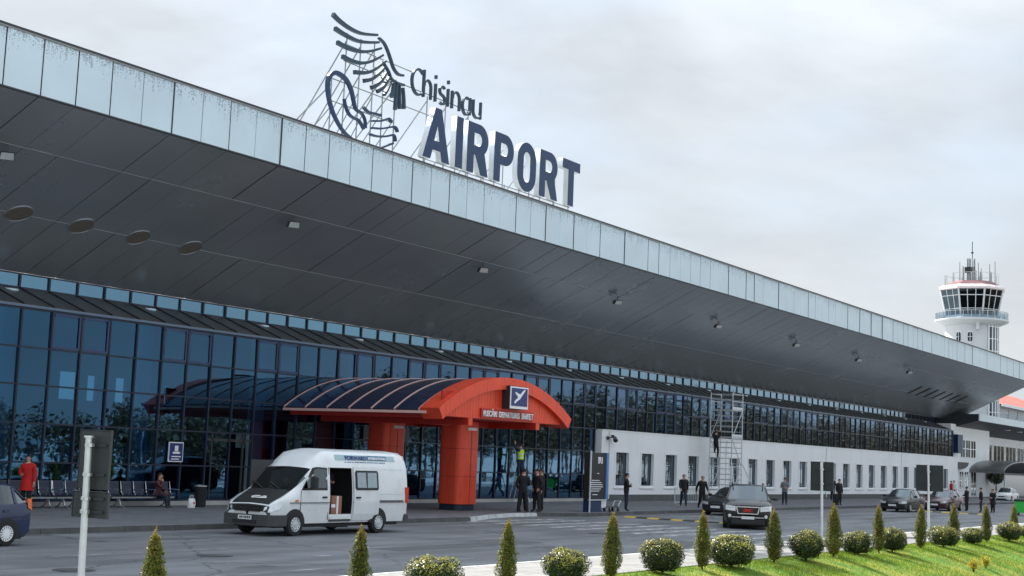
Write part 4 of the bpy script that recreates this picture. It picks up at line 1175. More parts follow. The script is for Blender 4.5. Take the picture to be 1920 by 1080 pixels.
N = thing('information_totem', 'dark information totem with white lettering on the kerb', 'totem', (59.55, 32.9, .15))
m = MB(); m.cbox(58.70, 60.30, 32.75, 33.05, .75, 2.95, .02); b_ = wb(m, 'cabinet', MATS['black_plastic'], N)
m = MB(); m.box(60.32, 60.51, 32.7, 33.1, .75, 2.96); wb(m, 'side_fin', MATS['fin_blue'] if 'fin_blue' in MATS else mat('fin_blue', (0.08, 0.22, 0.45), .4), N)
m = MB(); m.cbox(58.80, 59.90, 32.7, 33.1, .15, .74, .02); wb(m, 'pedestal', MATS['navy_face'], N)
m = MB(); m.box(59.95, 60.55, 32.8, 33.2, .35, .74); wb(m, 'pedestal_cover', MATS['white_sheet'], N)
m = MB(); m.tube([(58.55, 32.6, .15), (58.55, 32.6, 3.02)], .045, 8); wb(m, 'post', MATS['galv'], N)
m = MB(); m.box(58.53, 60.30, 32.62, 32.7, .70, .75); wb(m, 'rail', MATS['galv'], N)
wl_('lettering', text_mesh('lettering', 'IRI', .42, .01, MATS['white_sheet'], 'LEFT', .012), (59.50, 32.74, 2.45), N, b_, FACE_S)
for k, (w, x) in enumerate(((.75, 58.95), (1.1, 58.80), (1.25, 58.77), (1.3, 58.75), (.9, 58.95), (.8, 58.90), (.2, 59.45), (.5, 59.05))):
    m = MB(); z = 1.62 - k * .10 if k < 6 else (1.95 if k == 6 else .95); m.box(x, x + w, 32.735, 32.745, z, z + .035); wb(m, 'print_line', MATS['white_sheet'], N, b_)

LT = thing('luggage_trolley', 'low empty luggage trolley beside the dark totem', 'trolley', (61.10, 32.75, .15))
m = MB(); m.box(60.50, 61.50, 32.6, 32.95, .36, .40); wb(m, 'platform', MATS['dark_steel'], LT)
m = MB(); m.tube([(61.45, 32.62, .4), (61.60, 32.62, .62), (61.72, 32.62, .66)], .025, 6); m.tube([(61.45, 32.93, .4), (61.60, 32.93, .62), (61.72, 32.93, .66)], .025, 6); m.tube([(61.72, 32.62, .66), (61.72, 32.93, .66)], .03, 6); wb(m, 'handle', MATS['galv'], LT)
for x, y in ((60.60, 32.62), (60.60, 32.92), (61.45, 32.62), (61.45, 32.92)):
    m = MB(); m.lathe([(.10, -.025), (.10, .025)], (x, y, .255), 14, 0, 'y'); w_ = wb(m, 'wheel', MATS['rubber'], LT, None, 30)
    m = MB(); m.box(x - .02, x + .02, y - .05, y - .03, .25, .37); wb(m, 'fork', MATS['steel'], LT)
BR = thing('crowd_barrier', 'light metal crowd barrier behind the two walking men', 'barrier', (77, 36.2, .15))
for k in range(13):
    x = 75.2 + .25 * k; m = MB(); m.tube([(x, 36.2, .35), (x, 36.2, 1.2)], .012, 5); wb(m, 'bar', MATS['galv'], BR)
for z in (.35, 1.2): m = MB(); m.tube([(75.1, 36.2, z), (78.3, 36.2, z)], .022, 6); wb(m, 'rail', MATS['galv'], BR)
for x in (75.1, 78.3): m = MB(); m.tube([(x, 35.9, .16), (x, 36.2, .3), (x, 36.2, 1.2)], .022, 6); m.tube([(x, 36.2, .3), (x, 36.5, .16)], .02, 6); wb(m, 'foot', MATS['galv'], BR)

mat('seat_blue', (0.012, 0.022, 0.05), 0.4, 0.2)
def bench(x0, y, n, label):
    t = thing('airport_bench', label, 'bench', (x0, y, .15), 0, 'linked metal seats along the glass front')
    L = n * .62
    mb = MB(); mb.box(0, L, .18, .26, .34, .40); mb.build('beam', MATS['steel'], t)
    for x in (.35, L - .35):
        mb = MB(); mb.tube([(x, -.12, .02), (x, .1, .08), (x, .22, .36)], .028, 6); mb.tube([(x, .22, .36), (x, .42, .08), (x, .6, .02)], .028, 6); mb.build('leg', MATS['steel'], t, True)
    for k in range(n):
        x = .05 + k * .62
        mb = MB()
        prof = [(-.08, .46), (-.02, .47), (.2, .43), (.38, .43), (.46, .50), (.52, .72), (.55, .92), (.565, .96)]
        for i in range(len(prof) - 1):
            (ya, za), (yb, zb) = prof[i], prof[i + 1]
            mb.add([(x, ya, za), (x + .54, ya, za), (x + .54, yb, zb), (x, yb, zb), (x, ya + .012, za - .025), (x + .54, ya + .012, za - .025), (x + .54, yb + .012, zb - .025), (x, yb + .012, zb - .025)],
                   [(0, 1, 2, 3), (4, 7, 6, 5), (0, 4, 5, 1), (1, 5, 6, 2), (2, 6, 7, 3), (3, 7, 4, 0)])
        mb.build('seat', MATS['seat_blue'], t)
    for k in range(n + 1):
        x = .02 + k * .62
        mb = MB(); mb.tube([(x, -.05, .66), (x, .05, .67), (x, .40, .66)], .018, 6); mb.tube([(x, -.03, .66), (x, .05, .44)], .014, 5); mb.tube([(x, .30, .40), (x, .42, .55), (x, .53, .96)], .018, 6); mb.build('armrest', MATS['chrome'], t, True)
    return t
bench(31.0, 40.3, 5, 'linked dark blue metal seats behind the blue car')
bench(34.05, 40.3, 2, 'short pair of dark metal seats hidden behind the post')
bench(36.6, 40.25, 5, 'linked dark blue metal seats with the seated man')
LB = thing('litter_bin', 'tall black litter bin beside the seated man', 'bin', (40.85, 40.2, .15))
m = MB(); m.lathe([(.22, 0), (.24, .1), (.24, .78), (.25, .80)], (0, 0, 0), 18); m.build('body', MATS['black_plastic'], LB, 30)
m = MB(); m.lathe([(.26, .80), (.26, .84), (.14, .86), (.12, .83)], (0, 0, 0), 18); m.build('rim', MATS['steel'], LB, 30)
GBn = thing('waste_container', 'bright green waste container at the right picture edge', 'container', (101.5, 22.6, 0), R(8))
mat('bin_green', (0.05, 0.55, 0.08), .45)
m = MB(); m.add([(-.55, -.4, .18), (.55, -.4, .18), (.55, .4, .18), (-.55, .4, .18), (-.68, -.5, .95), (.68, -.5, .95), (.68, .5, .95), (-.68, .5, .95)], [(0, 3, 2, 1), (0, 1, 5, 4), (1, 2, 6, 5), (2, 3, 7, 6), (3, 0, 4, 7)]); m.build('body', MATS['bin_green'], GBn)
m = MB(); m.cbox(-.72, .72, -.54, .54, .95, 1.1, .05); m.build('lid', MATS['black_plastic'], GBn)
for x in (-.45, .45):
    for y in (-.3, .3): m = MB(); m.lathe([(.09, -.03), (.09, .03)], (x, y, .09), 12, 0, 'y'); m.build('wheel', MATS['rubber'], GBn)
SCm = thing('security_camera', 'small dark security camera at the corner of the white wall', 'security camera', (75.9, 41.15, 3.95))
m = MB(); m.box(-.08, .08, -.06, .04, -.1, .1); m.tube([(0, -.04, 0), (.1, -.35, .05)], .03, 6); m.build('bracket', MATS['dark_steel'], SCm)
m = MB(); m.bar((-.25, -.45, .12), (.45, -.30, -.02), .16, .14); m.build('housing', MATS['dark_steel'], SCm)
m = MB(); m.lathe([(.16, 0), (.15, -.1), (.08, -.19), (0.01, -.2)], (.55, -.25, -.05), 14); m.build('dome', MATS['black_plastic'], SCm, 30)
# ------------------------------------------------------------------ vehicles
def paint_mat(name, col, rough=0.25, metal=0.0, coat=0.5):
    return mat(name, col, rough, metal, 0.04, 2.0, coat=coat)
mat('plate', (0.75, 0.77, 0.78), .5)
mat('plate_ink', (0.03, 0.03, 0.04), .5)
mat('lamp_clear', (0.72, 0.76, 0.78), .12, .4)
mat('lamp_red', (0.55, 0.03, 0.01), .25)
mat('lamp_orange', (0.8, 0.14, 0.02), .25)
mat('grey_bumper', (0.05, 0.055, 0.06), .55, 0, .1, 5)
mat('car_inside', (0.05, 0.052, 0.055), .85)
def wheel_set(t, pts, r, w, rim='spoke', rimcol='chrome'):
    """pts: (x, y_outer, side) ; outer face at y_outer, side = sign of outward y"""
    tm = MB(); tm.lathe([(r * .60, -w), (r * .93, -w), (r, -w * .8), (r, -w * .2), (r * .95, -.01), (r * .64, .0), (r * .62, -.012)], n=28, axis='y', cap=False)
    tme = tm.mesh('tyre', MATS['rubber'], 35)
    rm = MB(); rm.lathe([(r * .635, -.012), (r * .60, .0), (r * .56, -.012)], n=28, axis='y', cap=False)
    rm.lathe([(r * .57, -.022), (0.001, -.022)], n=28, axis='y', cap=False, mi=1)
    if rim == 'spoke':
        for k in range(15):
            a = 2 * math.pi * k / 15; rm.bar((r * .12 * math.cos(a), -.012, r * .12 * math.sin(a)), (r * .57 * math.cos(a), -.012, r * .57 * math.sin(a)), .034, .014, up=(0, 1, 0))
        rm.lathe([(r * .2, -.02), (r * .2, -.004), (0.001, .0)], n=20, axis='y', cap=False)
    elif rim == 'cover':
        rm.lathe([(r * .56, -.016), (r * .42, -.004), (r * .40, -.014), (r * .22, -.010), (r * .2, .004), (.001, .01)], n=28, axis='y', cap=False)
        for k in range(12):
            a = 2 * math.pi * k / 12; rm.bar((r * .42 * math.cos(a), -.004, r * .42 * math.sin(a)), (r * .54 * math.cos(a), -.010, r * .54 * math.sin(a)), .022, .012, 1, up=(0, 1, 0))
    else:
        for k in range(5):
            a = 2 * math.pi * k / 5; rm.bar((r * .1 * math.cos(a), -.010, r * .1 * math.sin(a)), (r * .58 * math.cos(a), -.010, r * .58 * math.sin(a)), .085, .016, up=(0, 1, 0))
        rm.lathe([(r * .16, -.02), (r * .16, -.002), (.001, .0)], n=18, axis='y', cap=False)
    rme = rm.mesh('rim', [MATS[rimcol], MATS['black_plastic']], 35)
    for x, y, s in pts:
        e = bpy.data.objects.new('wheel', tme); COL.objects.link(e); e.parent = t; e.location = (x, y, r); e.rotation_euler = (random.uniform(0, 0), 0, 0 if s > 0 else math.pi)
        link('rim', rme, e)
def strips_to_parts(rings, glassf, t, body_m, names, smooth=32):
    """rings: list of stations, each a list of (y,z) half-ring points at x; glassf(i,k)-> part name or None"""
    groups = {}
    n = len(rings[0][1])
    for sgn in (1, -1):
        for i in range(len(rings) - 1):
            for k in range(n - 1):
                nm = glassf(i, k, sgn) or 'body'
                if nm == 'skip': continue
                (xa, ra), (xb, rb) = rings[i], rings[i + 1]
                q = [(xa, sgn * ra[k][0], ra[k][1]), (xa, sgn * ra[k + 1][0], ra[k + 1][1]), (xb, sgn * rb[k + 1][0], rb[k + 1][1]), (xb, sgn * rb[k][0], rb[k][1])]
                groups.setdefault(nm, []).append(q)
        for (x, r_), nm in ((rings[0], 'body'), (rings[-1], 'body')):
            for k in range(1, n - 2): groups[nm].append([(x, 0.0, r_[0][1]), (x, sgn * r_[k][0], r_[k][1]), (x, sgn * r_[k + 1][0], r_[k + 1][1])])
    out = {}
    for nm, qs in groups.items():
        idx, vs, fs = {}, [], []
        for q in qs:
            f = []
            for p in q:
                kx = (round(p[0], 4), round(p[1], 4), round(p[2], 4))
                if kx not in idx: idx[kx] = len(vs); vs.append(p)
                if idx[kx] not in f: f.append(idx[kx])
            if len(f) > 2: fs.append(f)
        mb = MB(); mb.v, mb.f, mb.m = [tuple(v) for v in vs], fs, [0] * len(fs)
        base = nm.split('#')[0]
        out[nm] = mb.build(base, names.get(base, body_m), t, smooth)
    return out
def car(label, loc, rz, body_m, L, W, Hh, kind='sedan', group=None, rimcol='chrome', plate='', name='parked_car', wheel_r=.31):
    t = thing(name, label, 'car', loc, rz, group)
    w = W / 2
    if kind == 'sedan':
        st = [(.5, .36, .56, .72, .60, .55), (.485, .24, .66, .9, .70, .70), (.43, .17, .74, .96, .79, .76), (.33, .16, .82, .98, .90, .80), (.205, .16, .88, 1, .97, .83), (.05, .16, .91, 1, Hh - .05, .66), (-.03, .16, .92, 1, Hh, .68), (-.19, .16, .93, 1, Hh - .015, .68), (-.25, .16, .94, 1, Hh - .06, .66), (-.385, .17, .96, .98, 1.06, .76), (-.475, .22, .93, .94, 1.0, .72), (-.5, .36, .85, .84, .9, .62)]
        cab = (4, 9)
    elif kind == 'suv':
        st = [(.5, .42, .78, .74, .84, .58), (.488, .28, .92, .90, .98, .72), (.44, .22, 1.02, .97, 1.09, .80), (.34, .2, 1.08, 1, 1.16, .84), (.245, .2, 1.12, 1, 1.21, .86), (.09, .2, 1.14, 1, Hh - .06, .72), (.02, .2, 1.15, 1, Hh, .74), (-.28, .2, 1.17, 1, Hh - .01, .74), (-.36, .2, 1.18, 1, Hh - .03, .73), (-.455, .22, 1.18, .98, 1.30, .80), (-.49, .26, 1.1, .95, 1.2, .76), (-.5, .4, .95, .85, 1.05, .66)]
        cab = (4, 9)
    else:   # small hatchback
        st = [(.5, .38, .62, .74, .68, .58), (.48, .24, .74, .92, .80, .72), (.42, .18, .84, .97, .91, .78), (.33, .17, .90, .99, .98, .82), (.25, .17, .93, 1, 1.02, .84), (.08, .17, .95, 1, Hh - .05, .70), (0, .17, .96, 1, Hh, .72), (-.26, .17, .99, 1, Hh - .01, .72), (-.36, .17, 1.0, 1, Hh - .05, .70), (-.455, .19, 1.02, .97, 1.12, .76), (-.487, .24, .96, .93, 1.02, .74), (-.5, .36, .86, .85, .92, .66)]
        cab = (4, 9)
    rings = []
    for (fx, zb, zbelt, fw, zt, ft) in st:
        wb_ = w * fw; wt = w * ft; zm = zb + (zbelt - zb) * .5
        rings.append((fx * L, [(0, zb), (wb_ * .86, zb), (wb_ * .975, zb + .08), (wb_ * 1.0, zm), (wb_ * .985, zbelt - .06), (wb_ * .95, zbelt), (wt, zt - .05 if zt - zbelt > .2 else zbelt + (zt - zbelt) * .6), (wt * .86, zt), (0, zt + .02)]))
    a, b = cab
    def gf(i, k, s):
        if k == 5 and a + 1 <= i < b - 1: return 'side_window#%d' % s
        if k == 5 and (i == a or i == b - 1): return 'side_window#%d' % s
        if k >= 6 and i == a: return 'windscreen'
        if k >= 6 and i == b - 1: return 'rear_window'
        return None
    g_ = MATS['car_glass']
    parts = strips_to_parts(rings, gf, t, body_m, {'side_window': g_, 'windscreen': g_, 'rear_window': g_})
    body = parts['body']
    # pillars and seams
    for s in (1, -1):
        mb = MB()
        for i in (a, a + 1, (a + b) // 2, b - 1, b):
            (x, r_) = rings[i]
            p, q = Vector((x, s * r_[5][0], r_[5][1])), Vector((x, s * r_[6][0], r_[6][1]))
            if i == a: q = Vector((rings[i + 1][0], s * rings[i + 1][1][6][0], rings[i + 1][1][6][1])); p = Vector((x, s * r_[6][0], r_[6][1]))
            if i == b: q = Vector((rings[i - 1][0], s * rings[i - 1][1][6][0], rings[i - 1][1][6][1])); p = Vector((x, s * r_[6][0], r_[6][1]))
            mb = MB(); mb.bar(p, q, .07, .03); mb.build('pillar', body_m, body)
        mb = MB()
        xm = rings[(a + b) // 2][0]
        for x in (rings[a][0] - .12, xm, rings[b - 1][0] + .1):
            mb.bar((x, s * w * 1.003, .34), (x, s * w * .965, rings[a + 2][1][5][1] - .03), .014, .01)
        mb.build('door_gap', MATS['black_plastic'], body)
        for x in (xm + .16, rings[b - 1][0] + .28):
            mb = MB(); mb.bar((x - .08, s * (w * 1.0), rings[a + 2][1][5][1] - .13), (x + .08, s * (w * 1.0), rings[a + 2][1][5][1] - .13), .035, .05); mb.build('door_handle', body_m, t)
        mb = MB(); xw = rings[a][0] - .30; zz = rings[a][1][5][1] + .07
        mb.cbox(xw - .06, xw + .09, s * (w + .16) - .09, s * (w + .16) + .09, zz, zz + .15, .03); mb.bar((xw, s * (w - .04), zz + .04), (xw, s * (w + .1), zz + .06), .05); mb.build('mirror', body_m, t)
        # headlights follow the rounded nose
        def fx_(y):
            ws = [(rings[q][1][4][0], rings[q][0]) for q in range(4)]
            if y <= ws[0][0]: return ws[0][1]
            for (wa, xa), (wb2, xb) in zip(ws[:-1], ws[1:]):
                if y <= wb2: return xa + (xb - xa) * (y - wa) / max(1e-6, wb2 - wa)
            return ws[-1][1]
        y_in, y_out = w * (.50 if kind == 'suv' else .46), rings[2][1][4][0] * .998
        zc_ = rings[1][1][5][1]; hh = .17 if kind == 'suv' else .10
        mb = MB(); nq = 7; vs = []
        for q in range(nq + 1):
            y = y_in + (y_out - y_in) * q / nq; f = q / nq
            vs += [(fx_(y) + .018, s * y * 1.012, zc_ - hh * (.95 - .25 * f) - .02), (fx_(y) + .010, s * y * 1.008, zc_ + .015 + .05 * f)]
        mb.add(vs, [(2 * q, 2 * q + 2, 2 * q + 3, 2 * q + 1) for q in range(nq)])
        hl = mb.build('headlight', MATS['lamp_clear'], t, True)
        for q in (.3, .62):
            y = y_in + (y_out - y_in) * q; mb = MB(); mb.lathe([(hh * .36, .0), (hh * .3, .02), (.001, .012)], (fx_(y) + .018, s * y * 1.01, zc_ - hh * .42), 12, 0, 'x'); mb.build('lamp_bowl', MATS['chrome'], hl, True)
        (x0, r0), (x1, r1) = rings[-2], rings[-3]
        mb = MB(); z0, z1 = r0[3][1] + (.24 if kind == 'hatch' else .08), r0[5][1] + (.05 if kind == 'sedan' else .16)
        mb.add([(x0 - .03, s * r0[4][0] * .62, z0), (x0 - .025, s * (r0[4][0] + .015), z0), (x1, s * (r1[4][0] + .02), z0 + .06), (x1 + .02, s * (r1[5][0] + .02), z1), (x0 - .02, s * (r0[5][0] + .01), z1), (x0 - .03, s * r0[4][0] * .62, z1 - .04)], [(0, 1, 4, 5), (1, 2, 3, 4)])
        mb.build('tail_light', MATS['lamp_orange' if kind == 'hatch' else 'lamp_red'], t)
        # wheel arches
        for x in (L * .305, -L * .295):
            mb = MB(); n_ = 16; rr = wheel_r + .065; pts = [(x + rr * math.cos(math.pi * j / n_), wheel_r + rr * math.sin(math.pi * j / n_)) for j in range(n_ + 1)]
            pts = [(x + rr, .17)] + pts + [(x - rr, .17)]
            mb.prism(pts, s * (w * .8), s * (w * 1.006)); mb.build('wheel_arch', MATS['black_plastic'], body)
    r = wheel_r
    wheel_set(t, [(L * .305, (w + .03), 1), (-L * .295, (w + .03), 1), (L * .305, -(w + .03), -1), (-L * .295, -(w + .03), -1)], r, .2, 'spoke' if kind == 'hatch' else 'five', rimcol)
    # front: grille, bumper intake, plate, fog lamps
    xf = rings[0][0]; zb = rings[0][1][0][1]; zt = rings[0][1][5][1]
    if kind == 'suv':
        mb = MB(); mb.cbox(xf + .0, xf + .05, -w * .44, w * .44, zt - .12, zt + .12, .02); gr = mb.build('grille', MATS['black_plastic'], t)
        mb = MB()
        for y0, y1, z0, z1 in ((-w * .47, w * .47, zt + .12, zt + .155), (-w * .40, w * .40, zt - .155, zt - .12)): mb.box(xf + .0, xf + .065, y0, y1, z0, z1)
        mb.bar((xf + .04, -w * .47, zt + .14), (xf + .04, -w * .40, zt - .14), .04); mb.bar((xf + .04, w * .47, zt + .14), (xf + .04, w * .40, zt - .14), .04)
        mb.build('grille_surround', MATS['chrome'], gr)
        tm = text_mesh('badge', 'GMC', .17, .02, MATS['lamp_red'], 'CENTER', .01)
        link('badge', tm, gr, (xf + .062, 0, zt - .06), (R(90), 0, R(90)))
        mb = MB(); mb.box(xf - .02, xf + .03, -w * .66, w * .66, zt - .30, zt - .27); mb.build('bumper_trim', MATS['chrome'], t)
        mb = MB(); mb.cbox(xf - .3, xf + .02, -w * .70, w * .70, .22, .45, .04); mb.build('lower_bumper', MATS['black_plastic'], t)
        for s in (1, -1):
            mb = MB(); mb.lathe([(.075, .0), (.07, .03), (.001, .035)], (xf - .03, s * w * .74, zt - .24), 14, 0, 'x'); mb.build('fog_lamp', MATS['lamp_clear'], t)
            mb = MB(); mb.tube([(.6, s * w * .66, Hh + .02), (.4, s * w * .66, Hh + .07), (-1.5, s * w * .66, Hh + .06), (-1.7, s * w * .66, Hh + .01)], .022, 6); mb.build('roof_rail', MATS['black_plastic'], t)
        zp = zt - .36
    else:
        mb = MB(); mb.cbox(xf + .0, xf + .03, -w * .36, w * .36, zt - .06, zt + .05, .02); gr = mb.build('grille', MATS['black_plastic'], t)
        mb = MB(); mb.box(xf + .028, xf + .036, -w * .37, w * .37, zt + .045, zt + .06); mb.build('grille_surround', MATS['chrome'], gr)
        mb = MB(); mb.cbox(xf - .25, xf - .0, -w * .6, w * .6, zb - .12, zb + .02, .03); mb.build('lower_bumper', MATS['black_plastic'], t)
        zp = zt - .18
    mb = MB(); mb.box(xf + .03, xf + .045, -.26, .26, zp, zp + .115); pl = mb.build('number_plate', MATS['plate'], t)
    mb = MB(); mb.box(-L * .45, L * .45, -w * .78, w * .78, .15, .24); mb.build('underbody_shade', MATS['black_plastic'], t)  # dark box added to deepen the shade beneath the car
    # cabin
    mb = MB(); zc = rings[a][1][5][1]; mb.box(rings[b - 1][0] + .1, rings[a][0] - .1, -w * .85, w * .85, .3, zc - .06); ins = mb.build('cabin', MATS['car_inside'], t)
    for s in (1, -1):
        for x in (rings[a][0] - L * .23, rings[a][0] - L * .42):
            mb = MB(); mb.cbox(x - .1, x + .06, s * w * .42 - .22, s * w * .42 + .22, zc - .3, zc + .22, .06); mb.cbox(x - .06, x + .04, s * w * .42 - .11, s * w * .42 + .11, zc + .24, zc + .40, .04); mb.build('seat', MATS['car_inside'], ins)
    mb = MB(); mb.tube([(rings[a][0] - L * .13, w * .42 + .17 * math.cos(q), zc + .0 + .17 * math.sin(q)) for q in [2 * math.pi * j / 14 for j in range(15)]], .015, 5, cap=False); mb.build('steering_wheel', MATS['black_plastic'], ins)
    return t
car('dark blue small hatchback cut off by the left picture edge', (21.35, 29.16, 0), math.pi, paint_mat('paint_blue', (0.006, 0.020, 0.075)), 3.75, 1.62, 1.5, 'hatch', rimcol='white_frame', wheel_r=.30)
car('black sport utility vehicle with chrome grille facing the camera on the road', (57.5, 24.25, 0), math.atan2(-.40, -.92), paint_mat('paint_black', (0.005, 0.005, 0.006), .3, 0, .25), 5.0, 2.0, 1.80, 'suv', wheel_r=.38)
car('dark grey sedan parked behind the black sport utility vehicle', (70.4, 30.5, 0), math.pi, paint_mat('paint_slate', (0.02, 0.024, 0.028), .3, .1, .3), 4.5, 1.76, 1.46, 'sedan', 'cars parked along the terminal kerb')
car('black sedan parked nose towards the camera by the wide sign post', (95.0, 28.9, 0), math.pi, paint_mat('paint_charcoal', (0.008, 0.009, 0.010), .3, 0, .3), 4.7, 1.8, 1.48, 'sedan', 'cars parked along the terminal kerb')
car('dark maroon sedan parked behind the black sedan', (103.6, 28.6, 0), math.pi, paint_mat('paint_maroon', (0.06, 0.008, 0.012)), 4.6, 1.76, 1.46, 'sedan', 'cars parked along the terminal kerb')
car('white car parked far off before the side entrance canopy', (151.5, 35.4, 0), math.pi, paint_mat('paint_white', (0.78, 0.79, 0.78)), 4.3, 1.7, 1.45, 'sedan', 'cars parked along the terminal kerb')

# ------------------------------------------------------------------ white van with open side door
Vn = thing('delivery_van', 'white high-roof van with black bonnet cover and open side door', 'van', (31.5, 29.05, 0))
van_white = paint_mat('van_white', (0.76, 0.79, 0.81), .32)
mat_streak('van_white', .35, 2.2, 1.6, (.62, .6, .57))
mat('vinyl_black', (0.018, 0.019, 0.021), .5, 0, .15, 6, .2, 30)
VR = [(.93, .36), (.965, .62), (.985, .98), (.985, 1.12), (.965, 1.38), (.93, 1.72), (.885, 2.04), (.85, 2.12), (.80, 2.27), (.72, 2.46), (.55, 2.56), (.28, 2.60), (0, 2.61)]
VX = [(0.0, .74, .80), (.06, .92, .88), (.25, 1.04, .94), (.55, 1.17, .985), (.95, 1.36, 1), (1.20, 1.58, 1), (1.45, 1.80, 1), (1.72, 2.04, 1), (1.95, 2.26, 1), (2.25, 2.48, 1), (2.58, 2.60, 1), (3.66, 2.61, 1), (5.0, 2.61, 1), (6.2, 2.60, 1), (6.45, 2.57, .99), (6.56, 2.48, .975), (6.6, 2.38, .96)]
rings = []
for (x, zt, fw) in VX:
    rows = []; top_i = [k for k, (y, z) in enumerate(VR) if z > zt - .01]
    k0 = top_i[0] if top_i else len(VR)
    if zt >= 2.58: k0 = len(VR)
    zb = .36 if x > .1 else (.50 if x < .03 else .40)
    for k, (y, z) in enumerate(VR):
        if k < k0: rows.append((y * fw, max(z, zb) if k else zb))
        else:
            m_ = len(VR) - 1 - k0; j = k - k0
            yl = rows[k0 - 1][0] if k0 else .9
            f = 1 - (j + .0) / max(1, m_) if m_ else 0
            yy = yl * (.93 if j == 0 else .93 * f); rows.append((yy if k < len(VR) - 1 else 0, zt - .05 * (1 - (1 - f) ** .5) if j else max(zt - .05, rows[-1][1])))
    rings.append((x, [(0, zb)] + rows))
def vgf(i, k, s):
    x0, x1 = VX[i][0], VX[i + 1][0]
    z0, z1 = rings[i][1][k][1], rings[i][1][min(k + 1, len(VR))][1]
    if s < 0 and abs(x0 - 2.58) < .01 and 2 <= k <= 6: return 'skip'        # the open door
    zt0 = VX[i][1]
    rowtop = k >= 1 and rings[i][1][k][1] > zt0 - .07
    if x0 >= .94 and x1 <= 1.73 and rowtop and rings[i][1][k][0] < .905: return 'windscreen'
    if x1 <= .07 and k <= 2: return 'bumper'
    if x1 <= .07 and k >= 3: return 'bonnet'
    return None
vp = strips_to_parts(rings, vgf, Vn, van_white, {'windscreen': MATS['car_glass'], 'bonnet': MATS['vinyl_black'], 'bumper': MATS['grey_bumper']}, 55)
vb = vp['body']
ys_ = -1
def vbox(nm, m_, *a, par=None, c=None):
    mb = MB(); (mb.cbox(*a, c) if c else mb.box(*a)); return mb.build(nm, m_, par or Vn)
# vinyl cover stretched over the bonnet
def zt_at(x):
    for (xa, za, fa), (xb, zb2, fb) in zip(VX[:-1], VX[1:]):
        if xa <= x <= xb: return za + (zb2 - za) * (x - xa) / (xb - xa), fa + (fb - fa) * (x - xa) / (xb - xa)
mb = MB(); nx_, ny_ = 8, 12; vs = []
for i in range(nx_ + 1):
    x = .045 + (.93 - .045) * i / nx_; z_, f_ = zt_at(x)
    for j in range(ny_ + 1):
        f = -.9 + 1.8 * j / ny_; yl = .97 * f_ * .93
        vs.append((x, f * yl, z_ - .05 * (1 - math.sqrt(1 - abs(f))) + .016))
mb.add(vs, [(i * (ny_ + 1) + j, i * (ny_ + 1) + j + 1, (i + 1) * (ny_ + 1) + j + 1, (i + 1) * (ny_ + 1) + j) for i in range(nx_) for j in range(ny_)])
bcov = mb.build('bonnet_cover', MATS['vinyl_black'], Vn, 'all')
# bumper and lower front
mb = MB()
pr = [(-.86, -.06), (-.5, -.10), (0, -.12), (.5, -.10), (.86, -.06), (1.0, .10), (1.01, .62), (.95, .62), (.93, .12), (.8, .05), (-.8, .05), (-.93, .12), (-.95, .62), (-1.01, .62), (-1.0, .10)]
mb.prism([(b, a) for a, b in pr], .30, .62, 0, 'z'); mb.build('front_bumper', MATS['grey_bumper'], Vn, 40)
vbox('air_intake', MATS['black_plastic'], -.135, -.09, -.45, .45, .36, .46)
for k in range(3): vbox('grille_bar', MATS['black_plastic'], -.035, .02, -.5, .5, .70 + .075 * k, .745 + .075 * k)
pl = vbox('number_plate', MATS['plate'], -.15, -.135, -.30, .22, .47, .59)
for k_, (ya, yb) in enumerate(((.16, .11), (.09, .04), (.0, -.05), (-.07, -.12), (-.14, -.19), (-.21, -.26))):
    mb = MB(); mb.box(-.153, -.1505, yb, ya, .50, .565); mb.build('plate_mark', MATS['plate_ink'], pl)
mb = MB()
for st2, w2 in (([(-.30, .0), (-.22, .06), (-.10, .075), (.0, .05)], .05), ([(-.26, -.05), (-.1, -.03), (.1, -.045), (.3, -.03)], .045), ([(.06, .0), (.14, .07), (.22, .06), (.26, .0), (.16, -.01)], .045)):
    m2 = MB(); m2.ribbon(st2, w2, 0, .01 + .002 * w2 * 20); mb.add(m2.v, m2.f)
link('bonnet_emblem', mb.mesh('bonnet_emblem', MATS['white_sheet']), bcov, (.34, -.12, 1.125), (R(-66), 0, R(-90)))
